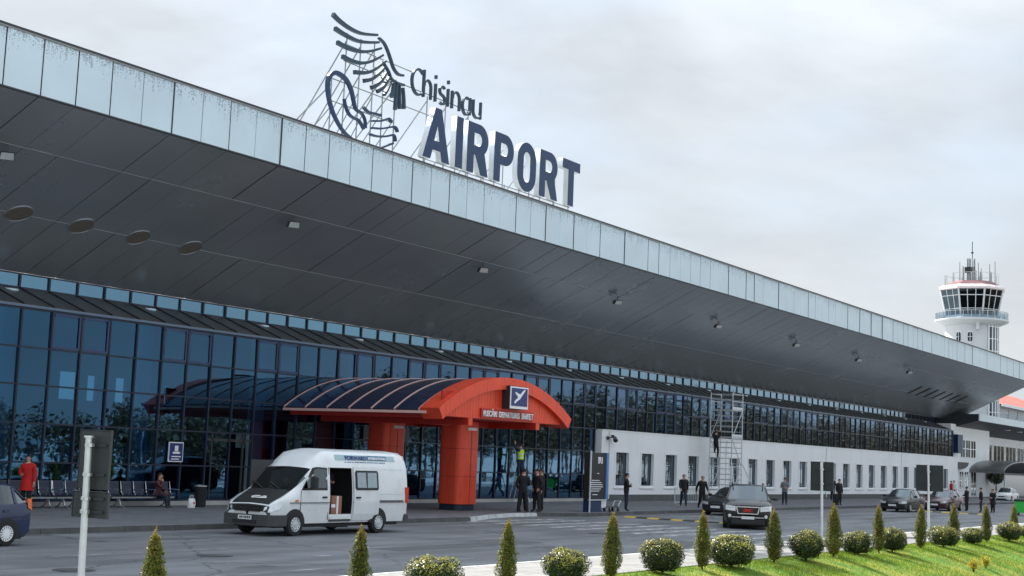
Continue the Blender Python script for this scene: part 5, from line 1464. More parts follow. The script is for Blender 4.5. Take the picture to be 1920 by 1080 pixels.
for s in (1, -1):
    mb = MB(); mb.add([(.02, s * .60, .68), (.06, s * .845, .70), (.36, s * .955, .80), (.50, s * .965, 1.00), (.30, s * .935, 1.0), (.11, s * .80, .90), (.05, s * .62, .84)], [(0, 1, 6), (1, 5, 6), (1, 2, 4, 5), (2, 3, 4)])
    mb.v = [(v[0] - .025, v[1] * 1.02, v[2]) for v in mb.v]; hl = mb.build('headlight', MATS['lamp_clear'], Vn, 'all')
    mb = MB(); mb.lathe([(.07, -.01), (.05, .0), (.001, .008)], (.13, s * .83, .80), 14, 0, 'x'); mb.build('indicator', MATS['lamp_orange'], hl)
    vbox('tail_light', MATS['lamp_red'], 6.44, 6.615, min(s * .90, s * .985), max(s * .90, s * .985), .95, 1.45)
    # glazing of the cab door
    y = s * .985
    mb = MB(); q = [(1.28, 1.40), (2.42, 1.40), (2.42, 2.0), (1.98, 2.02), (1.80, 1.98)]
    def sidey(z): 
        for (ya, za), (yb, zb) in zip(VR[:-1], VR[1:]):
            if za <= z <= zb: return ya + (yb - ya) * (z - za) / (zb - za)
        return .9
    def panel(q, d0, d1):
        m2 = MB(); n = len(q); vs = [(x, s * (sidey(z) + d0), z) for x, z in q] + [(x, s * (sidey(z) + d1), z) for x, z in q]
        m2.add(vs, [tuple(range(n)), tuple(range(2 * n - 1, n - 1, -1))] + [(i, n + i, n + (i + 1) % n, (i + 1) % n) for i in range(n)]); return m2
    panel([(1.24, 1.35), (2.46, 1.35), (2.46, 2.03), (1.98, 2.05), (1.79, 2.02)], -.01, .006).build('window_rubber', MATS['black_plastic'], Vn)
    panel([(1.78, 1.42), (2.40, 1.42), (2.40, 1.98), (2.0, 2.0), (1.82, 1.95)], .007, .014).build('cab_window', MATS['car_glass'], Vn)
    panel([(1.32, 1.41), (1.72, 1.42), (1.74, 1.86)], .007, .014).build('quarter_window', MATS['car_glass'], Vn)
    vbox('mirror', MATS['black_plastic'], 1.50, 1.66, min(s * 1.05, s * 1.30), max(s * 1.05, s * 1.30), 1.38, 1.78, c=.04)
    # rub strip, door gaps, handles
    mb = MB(); mb.bar((.75, s * .993, .98), (2.55, s * .993, .98), .05, .02); mb.bar((3.70, s * .993, .98), (6.35, s * .993, .98), .05, .02); mb.build('rub_strip', MATS['grey_bumper'], vb)
    mb = MB()
    mb.bar((1.22, s * .99, .5), (1.22, s * .985, 1.34), .014, .012); mb.bar((2.52, s * .975, .45), (2.52, s * .90, 2.05), .014, .012); mb.build('door_gap', MATS['black_plastic'], vb)
    mb = MB(); mb.bar((2.22, s * .995, 1.14), (2.42, s * .995, 1.14), .04, .05); mb.build('door_handle', MATS['black_plastic'], Vn)
    mb = MB(); mb.bar((.98, s * .995, 1.04), (1.10, s * .995, 1.04), .03, .05); mb.build('side_indicator', MATS['lamp_orange'], Vn)
    for x in (1.0, 5.02):
        n_ = 18; rr = .44; mb = MB(); mb.prism([(x + rr, .34)] + [(x + rr * math.cos(math.pi * j / n_), .36 + rr * math.sin(math.pi * j / n_)) for j in range(n_ + 1)] + [(x - rr, .34)], s * .75, s * .992); mb.build('wheel_arch', MATS['black_plastic'], vb)
wheel_set(Vn, [(1.0, -1.028, -1), (5.02, -1.028, -1), (1.0, 1.028, 1), (5.02, 1.028, 1)], .345, .215, 'cover', 'galv')
# slid-back side door (near side) with curtain window
y0 = -1.06
mb = MB(); prof = [(.42, -.985), (.62, -1.03), (1.0, -1.05), (1.38, -1.035), (1.72, -1.0), (2.08, -.945)]
x0, x1 = 3.70, 4.98
for (za, ya), (zb_, yb) in zip(prof[:-1], prof[1:]):
    mb.add([(x0, ya, za), (x1, ya, za), (x1, yb, zb_), (x0, yb, zb_), (x0, ya + .05, za), (x1, ya + .05, za), (x1, yb + .05, zb_), (x0, yb + .05, zb_)], [(0, 1, 2, 3), (4, 7, 6, 5), (0, 3, 7, 4), (1, 5, 6, 2)])
mb.add([(x0, -.985, .42), (x1, -.985, .42), (x1, -.935, .42), (x0, -.935, .42)], [(0, 1, 2, 3)]); mb.add([(x0, -.945, 2.08), (x1, -.945, 2.08), (x1, -.895, 2.08), (x0, -.895, 2.08)], [(0, 1, 2, 3)])
sdr = mb.build('sliding_door', van_white, Vn, 28)
def dq(q, d0, d1):
    def yy(z):
        for (za, ya), (zb_, yb) in zip(prof[:-1], prof[1:]):
            if za <= z <= zb_: return ya + (yb - ya) * (z - za) / (zb_ - za)
        return -1
    m2 = MB(); n = len(q); vs = [(x, yy(z) - d0, z) for x, z in q] + [(x, yy(z) - d1, z) for x, z in q]
    return m2.add(vs, [tuple(range(n)), tuple(range(2 * n - 1, n - 1, -1))] + [(i, n + i, n + (i + 1) % n, (i + 1) % n) for i in range(n)])
dq([(3.80, 1.36), (4.88, 1.36), (4.92, 1.42), (4.92, 1.90), (4.86, 1.97), (3.80, 1.97), (3.74, 1.90), (3.74, 1.42)], 0, .012).build('window_rubber', MATS['black_plastic'], sdr)
mat('curtain', (0.55, 0.56, 0.56), .8, 0, .1, 6)
dq([(3.84, 1.44), (4.82, 1.44), (4.82, 1.90), (3.84, 1.90)], .013, .018).build('curtain', MATS['curtain'], sdr)
dq([(3.83, 1.43), (4.83, 1.43), (4.83, 1.91), (3.83, 1.91)], .02, .026).build('window_pane', mat_glass('thin_glass', (.82, .86, .88), (.9, .95, 1), .02, .08), sdr)
mb = MB(); mb.bar((4.31, -1.05, 1.44), (4.31, -1.01, 1.90), .025); mb.build('window_bar', MATS['black_plastic'], sdr)
mb = MB(); mb.bar((3.78, -1.07, 1.13), (3.98, -1.07, 1.13), .04, .05); mb.build('door_handle', MATS['black_plastic'], sdr)
mb = MB(); mb.bar((4.98, -.998, 1.02), (6.3, -.998, 1.02), .05, .03); mb.build('door_rail', MATS['grey_bumper'], vb)
# interior seen through the opening
mb = MB(); mb.box(1.95, 6.3, -.9, .9, .58, .62); mb.build('load_floor', MATS['car_inside'], Vn)
mb = MB(); mb.box(1.0, 6.3, .86, .89, .62, 2.2); mb.box(4.4, 4.44, -.78, .76, .62, 2.15); mb.build('lining', MATS['car_inside'], Vn)
vbox('step', MATS['grey_bumper'], 2.60, 3.64, -.97, -.72, .40, .46)
vbox('step_edge', van_white, 2.60, 3.64, -.985, -.95, .47, .58)
for x in (1.75, 1.75):
    pass
for yy in (-.45, .45):
    mb = MB(); mb.cbox(1.95, 2.12, yy - .25, yy + .25, 1.0, 1.7, .05); mb.cbox(1.98, 2.08, yy - .13, yy + .13, 1.72, 1.95, .04); mb.build('cab_seat', MATS['car_inside'], Vn)
mb = MB(); mb.box(.95, 1.5, -.85, .85, 1.15, 1.30); mb.build('dashboard', MATS['grey_bumper'], Vn)
mb = MB(); mb.box(1.0, 1.10, -.5, .45, 1.335, 1.355); mb.build('papers', MATS['white_sheet'], Vn)
for yy in (-.35, .3):
    mb = MB(); mb.bar((.93, yy, 1.37), (1.12, yy + .55, 1.56), .03, .02); mb.build('wiper', MATS['black_plastic'], Vn)
# roof lettering strip
def slope_quad(xa, xb, za, zb_, d):
    ya, yb = sidey(za) + d, sidey(zb_) + d
    m2 = MB(); m2.add([(xa, -ya, za), (xb, -ya, za), (xb, -yb, zb_), (xa, -yb, zb_), (xa, -ya + .012, za), (xb, -ya + .012, za), (xb, -yb + .012, zb_), (xa, -yb + .012, zb_)], [(0, 1, 2, 3), (4, 7, 6, 5), (0, 4, 5, 1), (1, 5, 6, 2), (2, 6, 7, 3), (3, 7, 4, 0)]); return m2
mat('strip_teal', (0.36, 0.50, 0.55), .5); mat('strip_blue', (0.04, 0.16, 0.28), .5)
st_ = slope_quad(2.95, 6.0, 2.28, 2.44, .014).build('lettering_strip', MATS['strip_teal'], Vn)
slope_quad(4.55, 5.55, 2.285, 2.435, .020).build('strip_panel', MATS['strip_blue'], st_)
ta = math.atan2(.72 - .80, 2.46 - 2.27)
def van_text(txt, x, z, size, width, m_, bold):
    tm = text_mesh('lettering', txt, size, .006, m_, 'LEFT', bold); ww = max(v.co.x for v in tm.vertices)
    for v in tm.vertices: v.co.x *= width / ww
    lo_ = link('lettering', tm, st_, (x, -(sidey(z) + .028), z), (R(90) + ta, 0, 0)); lo_['kind'] = 'stuff'
van_text('FORWARD', 3.42, 2.295, .19, 1.10, MATS['sign_blue'], .006)
van_text('INTERNATIONAL', 4.60, 2.315, .12, .92, MATS['white_sheet'], .003)
for k_ in range(17):
    xa = 3.4 + k_ * .125; wq = random.uniform(.06, .11); slope_quad(xa, xa + wq, 2.205, 2.235, .006).build('fine_print', MATS['strip_blue'], st_)
for x_ in (5.15, 5.6, 6.1):
    mb = MB(); mb.box(x_, x_ + .015, -.952, -.944, 1.3, 2.0); 
mb = MB()   # pressed panel field behind the door
for za, zb_ in ((1.22, 1.235), (2.0, 2.015)): mb.add([(5.02, -(sidey(za) + .006), za), (6.3, -(sidey(za) + .006), za), (6.3, -(sidey(zb_) + .006), zb_), (5.02, -(sidey(zb_) + .006), zb_)], [(0, 1, 2, 3)])
mb.build('panel_crease', MATS['galv'], vb)
vbox('rear_bumper', MATS['grey_bumper'], 6.42, 6.68, -.98, .98, .36, .60, c=.04)
vbox('exhaust_tank', MATS['black_plastic'], 3.0, 3.9, -.70, -.2, .20, .36, c=.04)
vbox('underbody_shade', MATS['black_plastic'], .3, 6.3, -.78, .78, .24, .355)  # dark block added to keep light off the road underneath
# things in the van
bx = thing('cardboard_box', 'brown cardboard box just inside the open van door', 'box', (34.58, 28.48, .62))
mat('cardboard', (0.32, 0.15, 0.11), .8, 0, .15, 4)
m = MB(); m.cbox(-.28, .22, -.3, .3, 0, .55, .01); m.build('carton', MATS['cardboard'], bx)
m = MB(); m.box(-.285, -.1, -.305, -.295, .2, .3); m.box(-.04, .04, -.31, -.296, 0, .55); m.build('parcel_tape', MATS['white_sheet'], bx)
tg = thing('dashboard_ornament', 'orange and red ornament hanging behind the van windscreen', 'ornament', (33.03, 28.95, 1.6))
m = MB(); m.tube([(0, 0, .34), (0, 0, .1)], .006, 4); m.build('string', MATS['black_plastic'], tg); m = MB(); m.lathe([(.001, -.14), (.09, -.08), (.11, 0), (.06, .09), (.001, .11)], n=14); m.build('charm', MATS['amber'], tg, True)
# ------------------------------------------------------------------ people
mat('skin', (0.52, 0.30, 0.22), .55, 0, .05, 20)
mat('hair_dark', (0.015, 0.011, 0.009), .6)
mat('hair_grey', (0.25, 0.24, 0.23), .6)
mat('cloth_black', (0.012, 0.012, 0.014), .85, 0, .15, 8)
mat('cloth_navy', (0.02, 0.028, 0.05), .85, 0, .15, 8)
mat('cloth_red', (0.55, 0.015, 0.012), .8, 0, .1, 8)
mat('cloth_plum', (0.075, 0.018, 0.022), .6, 0, .2, 10)
mat('cloth_grey', (0.16, 0.18, 0.19), .85, 0, .15, 8)
mat('cloth_white', (0.72, 0.72, 0.72), .85, 0, .1, 8)
mat('cloth_denim', (0.035, 0.05, 0.085), .85, 0, .15, 8)
mat('shoe', (0.02, 0.018, 0.016), .5)
mat('hi_vis', (0.55, 0.85, 0.03), .6)
mat('reflective', (0.75, 0.77, 0.78), .3, .3)
def person(label, loc, rz, h=1.75, top='cloth_black', low='cloth_black', hair='hair_dark', legs='stand', larm='down', rarm='down', head_turn=0, lean=0.0, cap=None, long_hair=False, coat=None, group=None, vest=False, held=None):
    """One continuous skinned body; local +y is forward, +x is the person's right-hand side seen from behind."""
    t = thing('person', label, 'person', loc, rz, group)
    J, E, Rd, M = [], [], [], []
    def add(p, r, par=None, m='top'):
        J.append(Vector(p)); Rd.append(r); M.append(m)
        if par is not None: E.append((par, len(J) - 1))
        return len(J) - 1
    sit = legs == 'sit'
    pz = .93 if not sit else .50
    fy = lean
    pel = add((0, 0, pz), (.175, .14), None, 'low')
    wai = add((0, fy * .25, pz + .17), (.18, .14), pel, 'top')
    che = add((0, fy * .6, pz + .38), (.205, .15), wai, 'top')
    upp = add((0, fy * .85, pz + .50), (.15, .115), che, 'top')
    nek = add((0, fy + .01, pz + .585), (.058, .06), upp, 'skin')
    hd0 = add((0, fy + .03, pz + .665), (.072, .085), nek, 'skin')
    hd1 = add((0, fy + .03, pz + .75), (.078, .095), hd0, 'skin')
    hd2 = add((0, fy + .02, pz + .815), (.05, .06), hd1, 'skin')
    hands = []
    for s, arm in ((-1, larm), (1, rarm)):
        sh = add((s * .19, fy * .8, pz + .475), (.085, .085), upp, 'top')
        if arm == 'down': el, wr, hn = (s * .245, -.03 + fy * .5, pz + .20), (s * .25, .05, pz - .04), (s * .25, .08, pz - .14)
        elif arm == 'swing_f': el, wr, hn = (s * .24, .10, pz + .22), (s * .22, .27, pz + .04), (s * .21, .33, pz - .03)
        elif arm == 'swing_b': el, wr, hn = (s * .25, -.16, pz + .22), (s * .25, -.22, pz - .02), (s * .25, -.20, pz - .11)
        elif arm == 'cross': el, wr, hn = (s * .26, .06, pz + .23), (-s * .02, .23, pz + .27 + .03 * s), (-s * .11, .22, pz + .30 + .03 * s)
        elif arm == 'face': el, wr, hn = (s * .22, .22, pz + .30), (s * .09, .24, pz + .52), (s * .05, .19, pz + .62)
        elif arm == 'pocket': el, wr, hn = (s * .29, -.06, pz + .22), (s * .21, .06, pz + .03), (s * .17, .10, pz - .03)
        elif arm == 'front': el, wr, hn = (s * .25, .04, pz + .22), (s * .12, .24, pz + .18), (s * .06, .31, pz + .19)
        elif arm == 'lap': el, wr, hn = (s * .24, .10, pz + .22), (s * .14, .28, pz + .12), (s * .10, .36, pz + .11)
        elif arm == 'up': el, wr, hn = (s * .24, .18, pz + .58), (s * .16, .30, pz + .80), (s * .14, .33, pz + .89)
        else: el, wr, hn = (s * .25, -.02, pz + .20), (s * .27, .02, pz - .05), (s * .275, .03, pz - .15)
        e_ = add(el, (.068, .068), sh, 'top'); w_ = add(wr, (.045, .045), e_, 'top'); k = add(hn, (.040, .026), w_, 'skin')
        hands.append((Vector(wr), Vector(hn), s))
    for s in (-1, 1):
        hp = add((s * .09, 0, pz - .05), (.112, .115), pel, 'low')
        if legs == 'stand': kn, an, to = (s * .10, .02, .50), (s * .11, -.01, .10), (s * .13, .15, .045)
        elif legs == 'wide': kn, an, to = (s * .14, .02, .50), (s * .19, -.01, .10), (s * .22, .14, .045)
        elif legs == 'walk':
            kn, an, to = ((-.09, .17, .52), (-.09, .30, .10), (-.09, .46, .07)) if s < 0 else ((.09, .0, .50), (.09, -.28, .17), (.10, -.17, .05))
        elif legs == 'climb':
            kn, an, to = ((-.12, .16, .72), (-.12, .06, .38), (-.12, .22, .36)) if s < 0 else ((.12, .08, .50), (.12, .03, .10), (.12, .18, .06))
        else: kn, an, to = (s * .12, .43, .50), (s * .12, .45, .10), (s * .13, .60, .045)
        k_ = add(kn, (.085, .085), hp, 'low'); a_ = add(an, (.062, .062), k_, 'low'); add(to, (.042, .034), a_, 'shoe')
    sc = h / 1.75
    me = bpy.data.meshes.new('body'); me.from_pydata([p * sc for p in J], E, [])
    o = bpy.data.objects.new('body', me); COL.objects.link(o)
    sk = o.modifiers.new('skin', 'SKIN'); sk.use_smooth_shade = True
    for v, r in zip(me.skin_vertices[0].data, Rd): v.radius = (r[0] * sc, r[1] * sc)
    me.skin_vertices[0].data[0].use_root = True
    sb = o.modifiers.new('sub', 'SUBSURF'); sb.levels = 1; sb.render_levels = 1
    dg = bpy.context.evaluated_depsgraph_get()
    bm_ = bpy.data.meshes.new_from_object(o.evaluated_get(dg))
    bpy.data.objects.remove(o); bpy.data.meshes.remove(me)
    slots = {'top': MATS[top], 'low': MATS[low], 'skin': MATS['skin'], 'shoe': MATS['shoe']}
    keys = list(slots)
    bm = bmesh.new(); bm.from_mesh(bm_)
    segs = [(J[a] * sc, J[b] * sc, M[b] if not (M[b] == 'low' and M[a] == 'top') else 'top') for a, b in E]
    hd_ = J[hd0] * sc; hn_ = [q[1] * sc for q in hands]
    for f in bm.faces:
        c = f.calc_center_median(); best, bd = 'top', 9
        for a, b, mm in segs:
            ab = b - a; tt = max(0, min(1, (c - a).dot(ab) / ab.length_squared)); d = (c - a - ab * tt).length
            if mm == 'skin' and a.z < (pz + .45) * sc and d > .052 * sc: continue
            if d < bd: bd, best = d, mm
        if best == 'low' and c.z > (pz + .02) * sc: best = 'top'
        if best in ('low',) and c.z > (pz - .10) * sc and abs(c.x) < .2 * sc and not sit: best = 'top'
        if best == 'skin' and c.z < (pz + .555) * sc and abs(c.x) < .1 * sc and a is not None and (c - hd_).length > .10 * sc and min((c - q).length for q in hn_) > .07 * sc: best = 'top'
        f.material_index = keys.index(best); f.smooth = True
    # fingers and thumb
    for wr, hn, s in hands:
        wr, hn = wr * sc, hn * sc
        d = (hn - wr).normalized(); side = d.cross(Vector((0, 1, 0)));
        if side.length < .2: side = d.cross(Vector((1, 0, 0)))
        side.normalize(); nrm = d.cross(side)
        for k, (off, ln) in enumerate(((-.030, .055), (-.010, .068), (.010, .065), (.028, .05), (-.042, .042))):
            b0 = hn + side * off * sc + d * (.012 if k < 4 else -.02); b1 = b0 + d * ln * .6 * sc + (side * -.02 if k == 4 else Vector()); b2 = b1 + (d * .6 + nrm * .6) * ln * .5 * sc
            mb_ = MB(); mb_.tube([b0 - d * .02, b0, b1, b2], [.010, .0095, .009, .006], 5)
            vs = [bm.verts.new(v) for v in mb_.v]
            for f in mb_.f:
                try:
                    nf_ = bm.faces.new([vs[i] for i in f]); nf_.material_index = keys.index('skin'); nf_.smooth = True
                except ValueError: pass
    # nose, ears
    hc = Vector((0, fy + .03, pz + .72)) * sc
    Rh = Matrix.Rotation(head_turn, 3, 'Z')
    for ctr, rad in ((Vector((0, .10, -.005)), (.013, .022, .022)), (Vector((.08, .0, .0)), (.012, .022, .032)), (Vector((-.08, .0, .0)), (.012, .022, .032))):
        mb_ = MB(); mb_.lathe([(.01, -1), (.7, -.7), (1, 0), (.7, .7), (.01, 1)], n=8)
        vs = [bm.verts.new(hc + (Rh @ (ctr * sc)) + Vector((v[0] * rad[0], v[1] * rad[1], v[2] * rad[2])) * sc) for v in mb_.v]
        for f in mb_.f:
            nf_ = bm.faces.new([vs[i] for i in f]); nf_.material_index = keys.index('skin'); nf_.smooth = True
    bmesh.ops.recalc_face_normals(bm, faces=bm.faces)
    ids = [f.material_index for f in bm.faces]
    bm.to_mesh(bm_); bm.free()
    bm_.materials.clear()
    for k in keys: bm_.materials.append(slots[k])
    bm_.polygons.foreach_set('material_index', ids); bm_.update()
    bm_.name = 'body'
    link('body', bm_, t)
    # hair cap / cap / long hair
    mb = MB(); rings_ = []
    top = hc + Vector((0, -.012, .035)) * sc
    vs, fs, nl, nn = [], [], 6, 14
    for i in range(nl + 1):
        ph = (math.pi * .5) * (i / nl)
        for k in range(nn):
            th = 2 * math.pi * k / nn
            drop = .055 * max(0, -math.sin(th)) + (.02 if abs(math.cos(th)) > .8 else 0) if i == 0 else 0
            if long_hair and i == 0 and math.sin(th) < .35: drop = .30
            p = Vector((.093 * math.cos(ph) * math.cos(th), .112 * math.cos(ph) * math.sin(th) - (.02 if drop > .2 else 0), .098 * math.sin(ph) - drop))
            if i == 0 and math.sin(th) > .4: p.z += .03; 
            vs.append(top + Rh @ (p * sc))
    for i in range(nl):
        for k in range(nn): fs.append((i * nn + k, i * nn + (k + 1) % nn, (i + 1) * nn + (k + 1) % nn, (i + 1) * nn + k))
    mb.add(vs, fs); mb.build('hair' if not cap else 'cap', MATS[cap or hair], t, 'all')
    if cap:
        mb = MB(); ctr = top + Rh @ Vector((0, .10 * sc, .02 * sc)); mb.lathe([(.07 * sc, 0), (.075 * sc, -.008)], ctr, 12); mb.build('cap_peak', MATS[cap], t)
    if coat:
        mb = MB(); z0, z1 = .62 * sc, (pz + .14) * sc
        mb.lathe([(.235 * sc, z0), (.205 * sc, (z0 + z1) / 2), (.165 * sc, z1)], (0, 0, 0), 18, cap=False)
        mb.v = [(v[0], v[1] * .8, v[2]) for v in mb.v]; mb.build('coat_skirt', MATS[coat], t, True)
    if vest:
        mb = MB(); mb.lathe([(.20 * sc, (pz - .02) * sc), (.185 * sc, (pz + .17) * sc), (.215 * sc, (pz + .38) * sc), (.17 * sc, (pz + .51) * sc)], (0, fy * .4, 0), 16, cap=False)
        mb.v = [(v[0], v[1] * .75, v[2]) for v in mb.v]; vo = mb.build('safety_vest', MATS['hi_vis'], t, True)
        mb = MB(); 
        for z, r_ in ((pz + .06, .197), (pz + .24, .198)): mb.lathe([(r_ * sc, z * sc), (r_ * sc * 1.005, (z + .05) * sc)], (0, fy * .4, 0), 16, cap=False)
        mb.v = [(v[0], v[1] * .77, v[2]) for v in mb.v]; mb.build('reflective_band', MATS['reflective'], vo)
    return t
D = lambda dx, dy: math.atan2(dy, dx) - math.pi / 2      # heading so that local +y points along (dx,dy)
PG = 'security officers in black talking on the sidewalk'
person('officer in black uniform and cap, leftmost of the group on the kerb', (53.9, 33.40, .15), D(.8, .3), 1.92, cap='cloth_black', larm='pocket', rarm='front', legs='wide', group=PG)
person('officer in black standing half hidden in the middle of the group', (54.5, 33.8, .15), D(-.2, -1), 1.88, cap='cloth_black', larm='front', rarm='front', legs='wide', group=PG)
person('officer in black nearest the kerb edge, third in the group', (54.95, 33.30, .15), D(-.9, .4), 1.92, cap='cloth_black', larm='pocket', rarm='pocket', legs='wide', group=PG)
person('officer in black turned away, rightmost of the group', (55.55, 33.45, .15), D(-.7, .7), 1.92, hair='hair_dark', larm='down', rarm='front', legs='wide', group=PG)
person('man in black with folded arms standing beside the totem', (62.5, 32.75, .15), D(.5, -.8), 1.84, low='cloth_navy', larm='cross', rarm='cross')
WG = 'men walking along the white wall'
person('man in black jacket walking, left of the two walkers', (74.4, 35.3, .15), D(-.8, -.6), 1.82, hair='hair_grey', legs='walk', larm='swing_b', rarm='swing_f', low='cloth_navy', group=WG)
person('man in dark suit striding past the barrier, right of the two walkers', (71.9, 33.0, .15), D(-.7, -.7), 1.80, hair='hair_grey', legs='walk', larm='swing_f', rarm='swing_b', group=WG, lean=.05)
person('man in grey jacket standing behind the black sport utility vehicle', (89.2, 35.0, .15), D(-1, -.3), 1.76, top='cloth_grey', low='cloth_navy', larm='front', rarm='front', cap='cloth_black')
person('man in dark clothes and cap standing beside the slim sign post', (109.6, 39.0, .15), D(-.6, -.8), 1.84, top='cloth_navy', low='cloth_black', cap='cloth_black', larm='front', rarm='pocket')
person('man in dark suit standing next to a black suitcase', (95.2, 33.4, .15), D(-.5, -.9), 1.80, larm='hold', rarm='down', low='cloth_black')
RG = 'travellers gathered beside the maroon car'
person('person in black at the rear door of the maroon car', (104.6, 27.2, 0), D(.2, 1), 1.74, larm='front', rarm='front', group=RG)
person('person in black with arms down, between the car and the rightmost thuja', (103.4, 25.9, 0), D(-.3, 1), 1.72, low='cloth_navy', larm='down', rarm='down', group=RG)
person('person in dark coat standing apart, rightmost of the travellers', (103.5, 25.1, 0), D(-1, .5), 1.66, larm='front', rarm='down', coat='cloth_black', group=RG)
person('person in white top by the side building door', (151.0, 40.6, .15), D(-.5, -.8), 1.8, top='cloth_white', low='cloth_navy')
person('person in red top by the side building door', (149.2, 40.4, .15), D(.6, -.8), 1.75, top='cloth_red', low='cloth_black')
person('woman in red coat with long dark hair behind the blue car', (32.3, 39.9, .15), D(-.9, -.5), 1.84, top='cloth_red', low='cloth_black', coat='cloth_red', long_hair=True, larm='down', rarm='front', head_turn=.2)
person('seated person at the left picture edge above the blue car roof', (31.35, 40.62, .10), D(0, -1), 1.80, top='cloth_grey', low='cloth_navy', legs='sit', larm='lap', rarm='lap')
person('seated man in plum jacket with a hand at his face', (38.9, 40.55, .10), D(.45, -.9), 1.76, top='cloth_plum', low='cloth_navy', legs='sit', larm='lap', rarm='face', lean=.06)
person('man standing inside the van behind the cardboard boxes', (35.03, 29.0, .62), D(-.3, -1), 1.5, top='cloth_navy', low='cloth_black', larm='front', rarm='front')
person('worker in yellow safety vest on a stepladder at the glass front', (65.6, 40.9, 1.55), D(.3, 1), 1.76, top='cloth_navy', low='cloth_navy', vest=True, legs='stand', larm='up', rarm='front')
person('worker in black climbing the scaffold tower', (88.1, 39.5, 3.05), D(1, 0), 1.80, larm='up', rarm='up', legs='climb')
ld = thing('stepladder', 'grey stepladder under the worker in the yellow vest', 'ladder', (65.6, 41.0, .15))
for x in (-.25, .25):
    m = MB(); m.bar((x, -.65, 0), (x * .8, .0, 1.42), .05, .03); m.bar((x, .42, 0), (x * .8, .06, 1.42), .04, .025); m.build('rail', MATS['galv'], ld)
for k in range(5):
    m = MB(); f = k / 5; m.box(-.23, .23, -.65 * (1 - f) - .05 + .02, -.65 * (1 - f) + .07, 1.4 * f + .22 - .02, 1.4 * f + .22); m.build('tread', MATS['galv'], ld) if k < 4 else None
m = MB(); m.box(-.24, .24, -.14, .10, 1.365, 1.40); m.build('platform', MATS['galv'], ld)
sc_ = thing('suitcase', 'black wheeled suitcase beside the man in the dark suit', 'suitcase', (94.3, 33.35, .15), R(20))
m = MB(); m.cbox(-.28, .28, -.16, .16, .07, .82, .05); m.build('shell', MATS['cloth_black'], sc_)
m = MB(); m.tube([(-.12, .12, .8), (-.12, .12, 1.05), (.12, .12, 1.05), (.12, .12, .8)], .014, 5); m.build('handle', MATS['steel'], sc_)
for x in (-.22, .22): m = MB(); m.lathe([(.045, -.02), (.045, .02)], (x, .12, .045), 10, 0, 'x'); m.build('wheel', MATS['rubber'], sc_)
bg = thing('shopping_bag', 'white plastic shopping bag at the feet of the seated man', 'bag', (39.95, 39.75, .15))
mat('bag_white', (0.78, 0.79, 0.8), .45, 0, .08, 8)
m = MB(); vs = []
for z, a, b in ((0, .17, .11), (.12, .20, .13), (.26, .18, .10), (.36, .15, .05)):
    for k in range(14):
        th = 2 * math.pi * k / 14; vs.append((a * math.cos(th) * (1 + .06 * math.sin(3 * th + z * 9)), b * math.sin(th) * (1 + .08 * math.cos(4 * th)), z))
m.add(vs, [(i * 14 + k, i * 14 + (k + 1) % 14, (i + 1) * 14 + (k + 1) % 14, (i + 1) * 14 + k) for i in range(3) for k in range(14)] + [tuple(range(13, -1, -1))]); m.build('body', MATS['bag_white'], bg, True)
m = MB()
for y in (-.03, .03): m.tube([(-.08, y, .34), (-.06, y, .48), (.06, y, .48), (.08, y, .34)], .008, 5)
m.build('handles', MATS['bag_white'], bg)
m = MB(); m.box(-.03, .05, -.135, -.128, .16, .23); m.build('print', MATS['lamp_red'], bg)

# ------------------------------------------------------------------ plants
rng = np.random.default_rng(11)
def mat_leaf(name, c1, c2, rough=.55, transl=.25):
    m = bpy.data.materials.new(name); m.use_nodes = True; nt = m.node_tree; b = nt.nodes['Principled BSDF']; b.inputs['Roughness'].default_value = rough
    geo = nt.nodes.new('ShaderNodeNewGeometry'); rp = nt.nodes.new('ShaderNodeValToRGB')
    rp.color_ramp.elements[0].color = (*c1, 1); rp.color_ramp.elements[1].color = (*c2, 1)
    oi = nt.nodes.new('ShaderNodeObjectInfo')
    ad = nt.nodes.new('ShaderNodeMath'); ad.operation = 'MULTIPLY_ADD'; ad.inputs[1].default_value = .8
    md = nt.nodes.new('ShaderNodeMath'); md.operation = 'MULTIPLY'; md.inputs[1].default_value = .2
    nt.links.new(oi.outputs['Random'], md.inputs[0]); nt.links.new(geo.outputs['Random Per Island'], ad.inputs[0]); nt.links.new(md.outputs[0], ad.inputs[2])
    nt.links.new(ad.outputs[0], rp.inputs[0]); nt.links.new(rp.outputs[0], b.inputs['Base Color'])
    tr = nt.nodes.new('ShaderNodeBsdfTranslucent'); nt.links.new(rp.outputs[0], tr.inputs[0])
    mx = nt.nodes.new('ShaderNodeMixShader'); mx.inputs[0].default_value = transl
    out = nt.nodes['Material Output']
    nt.links.new(b.outputs[0], mx.inputs[1]); nt.links.new(tr.outputs[0], mx.inputs[2]); nt.links.new(mx.outputs[0], out.inputs[0])
    MATS[name] = m; return m
mat_leaf('thuja_leaf', (0.03, 0.055, 0.006), (0.20, 0.22, 0.02), .55, .35)
mat_leaf('thuja_tip', (0.16, 0.09, 0.012), (0.42, 0.32, 0.03), .55, .35)
mat_leaf('box_leaf', (0.008, 0.020, 0.005), (0.05, 0.085, 0.016), .4, .15)
mat_leaf('box_lit_tip', (0.22, 0.22, 0.025), (0.60, 0.56, 0.10), .4, .3)  # yellow tips, with sun highlights put into their colour
mat_leaf('grass_blade', (0.05, 0.15, 0.004), (0.26, 0.34, 0.015), .6, .35)
mat_leaf('tree_leaf', (0.05, 0.038, 0.02), (0.14, 0.10, 0.05))
mat_leaf('yellow_leaf', (0.42, 0.36, 0.03), (0.65, 0.55, 0.08), .5, .3)
mat('bark', (0.07, 0.05, 0.035), .9, 0, .2, 8)
mat('plant_core', (0.012, 0.016, 0.006), .9)
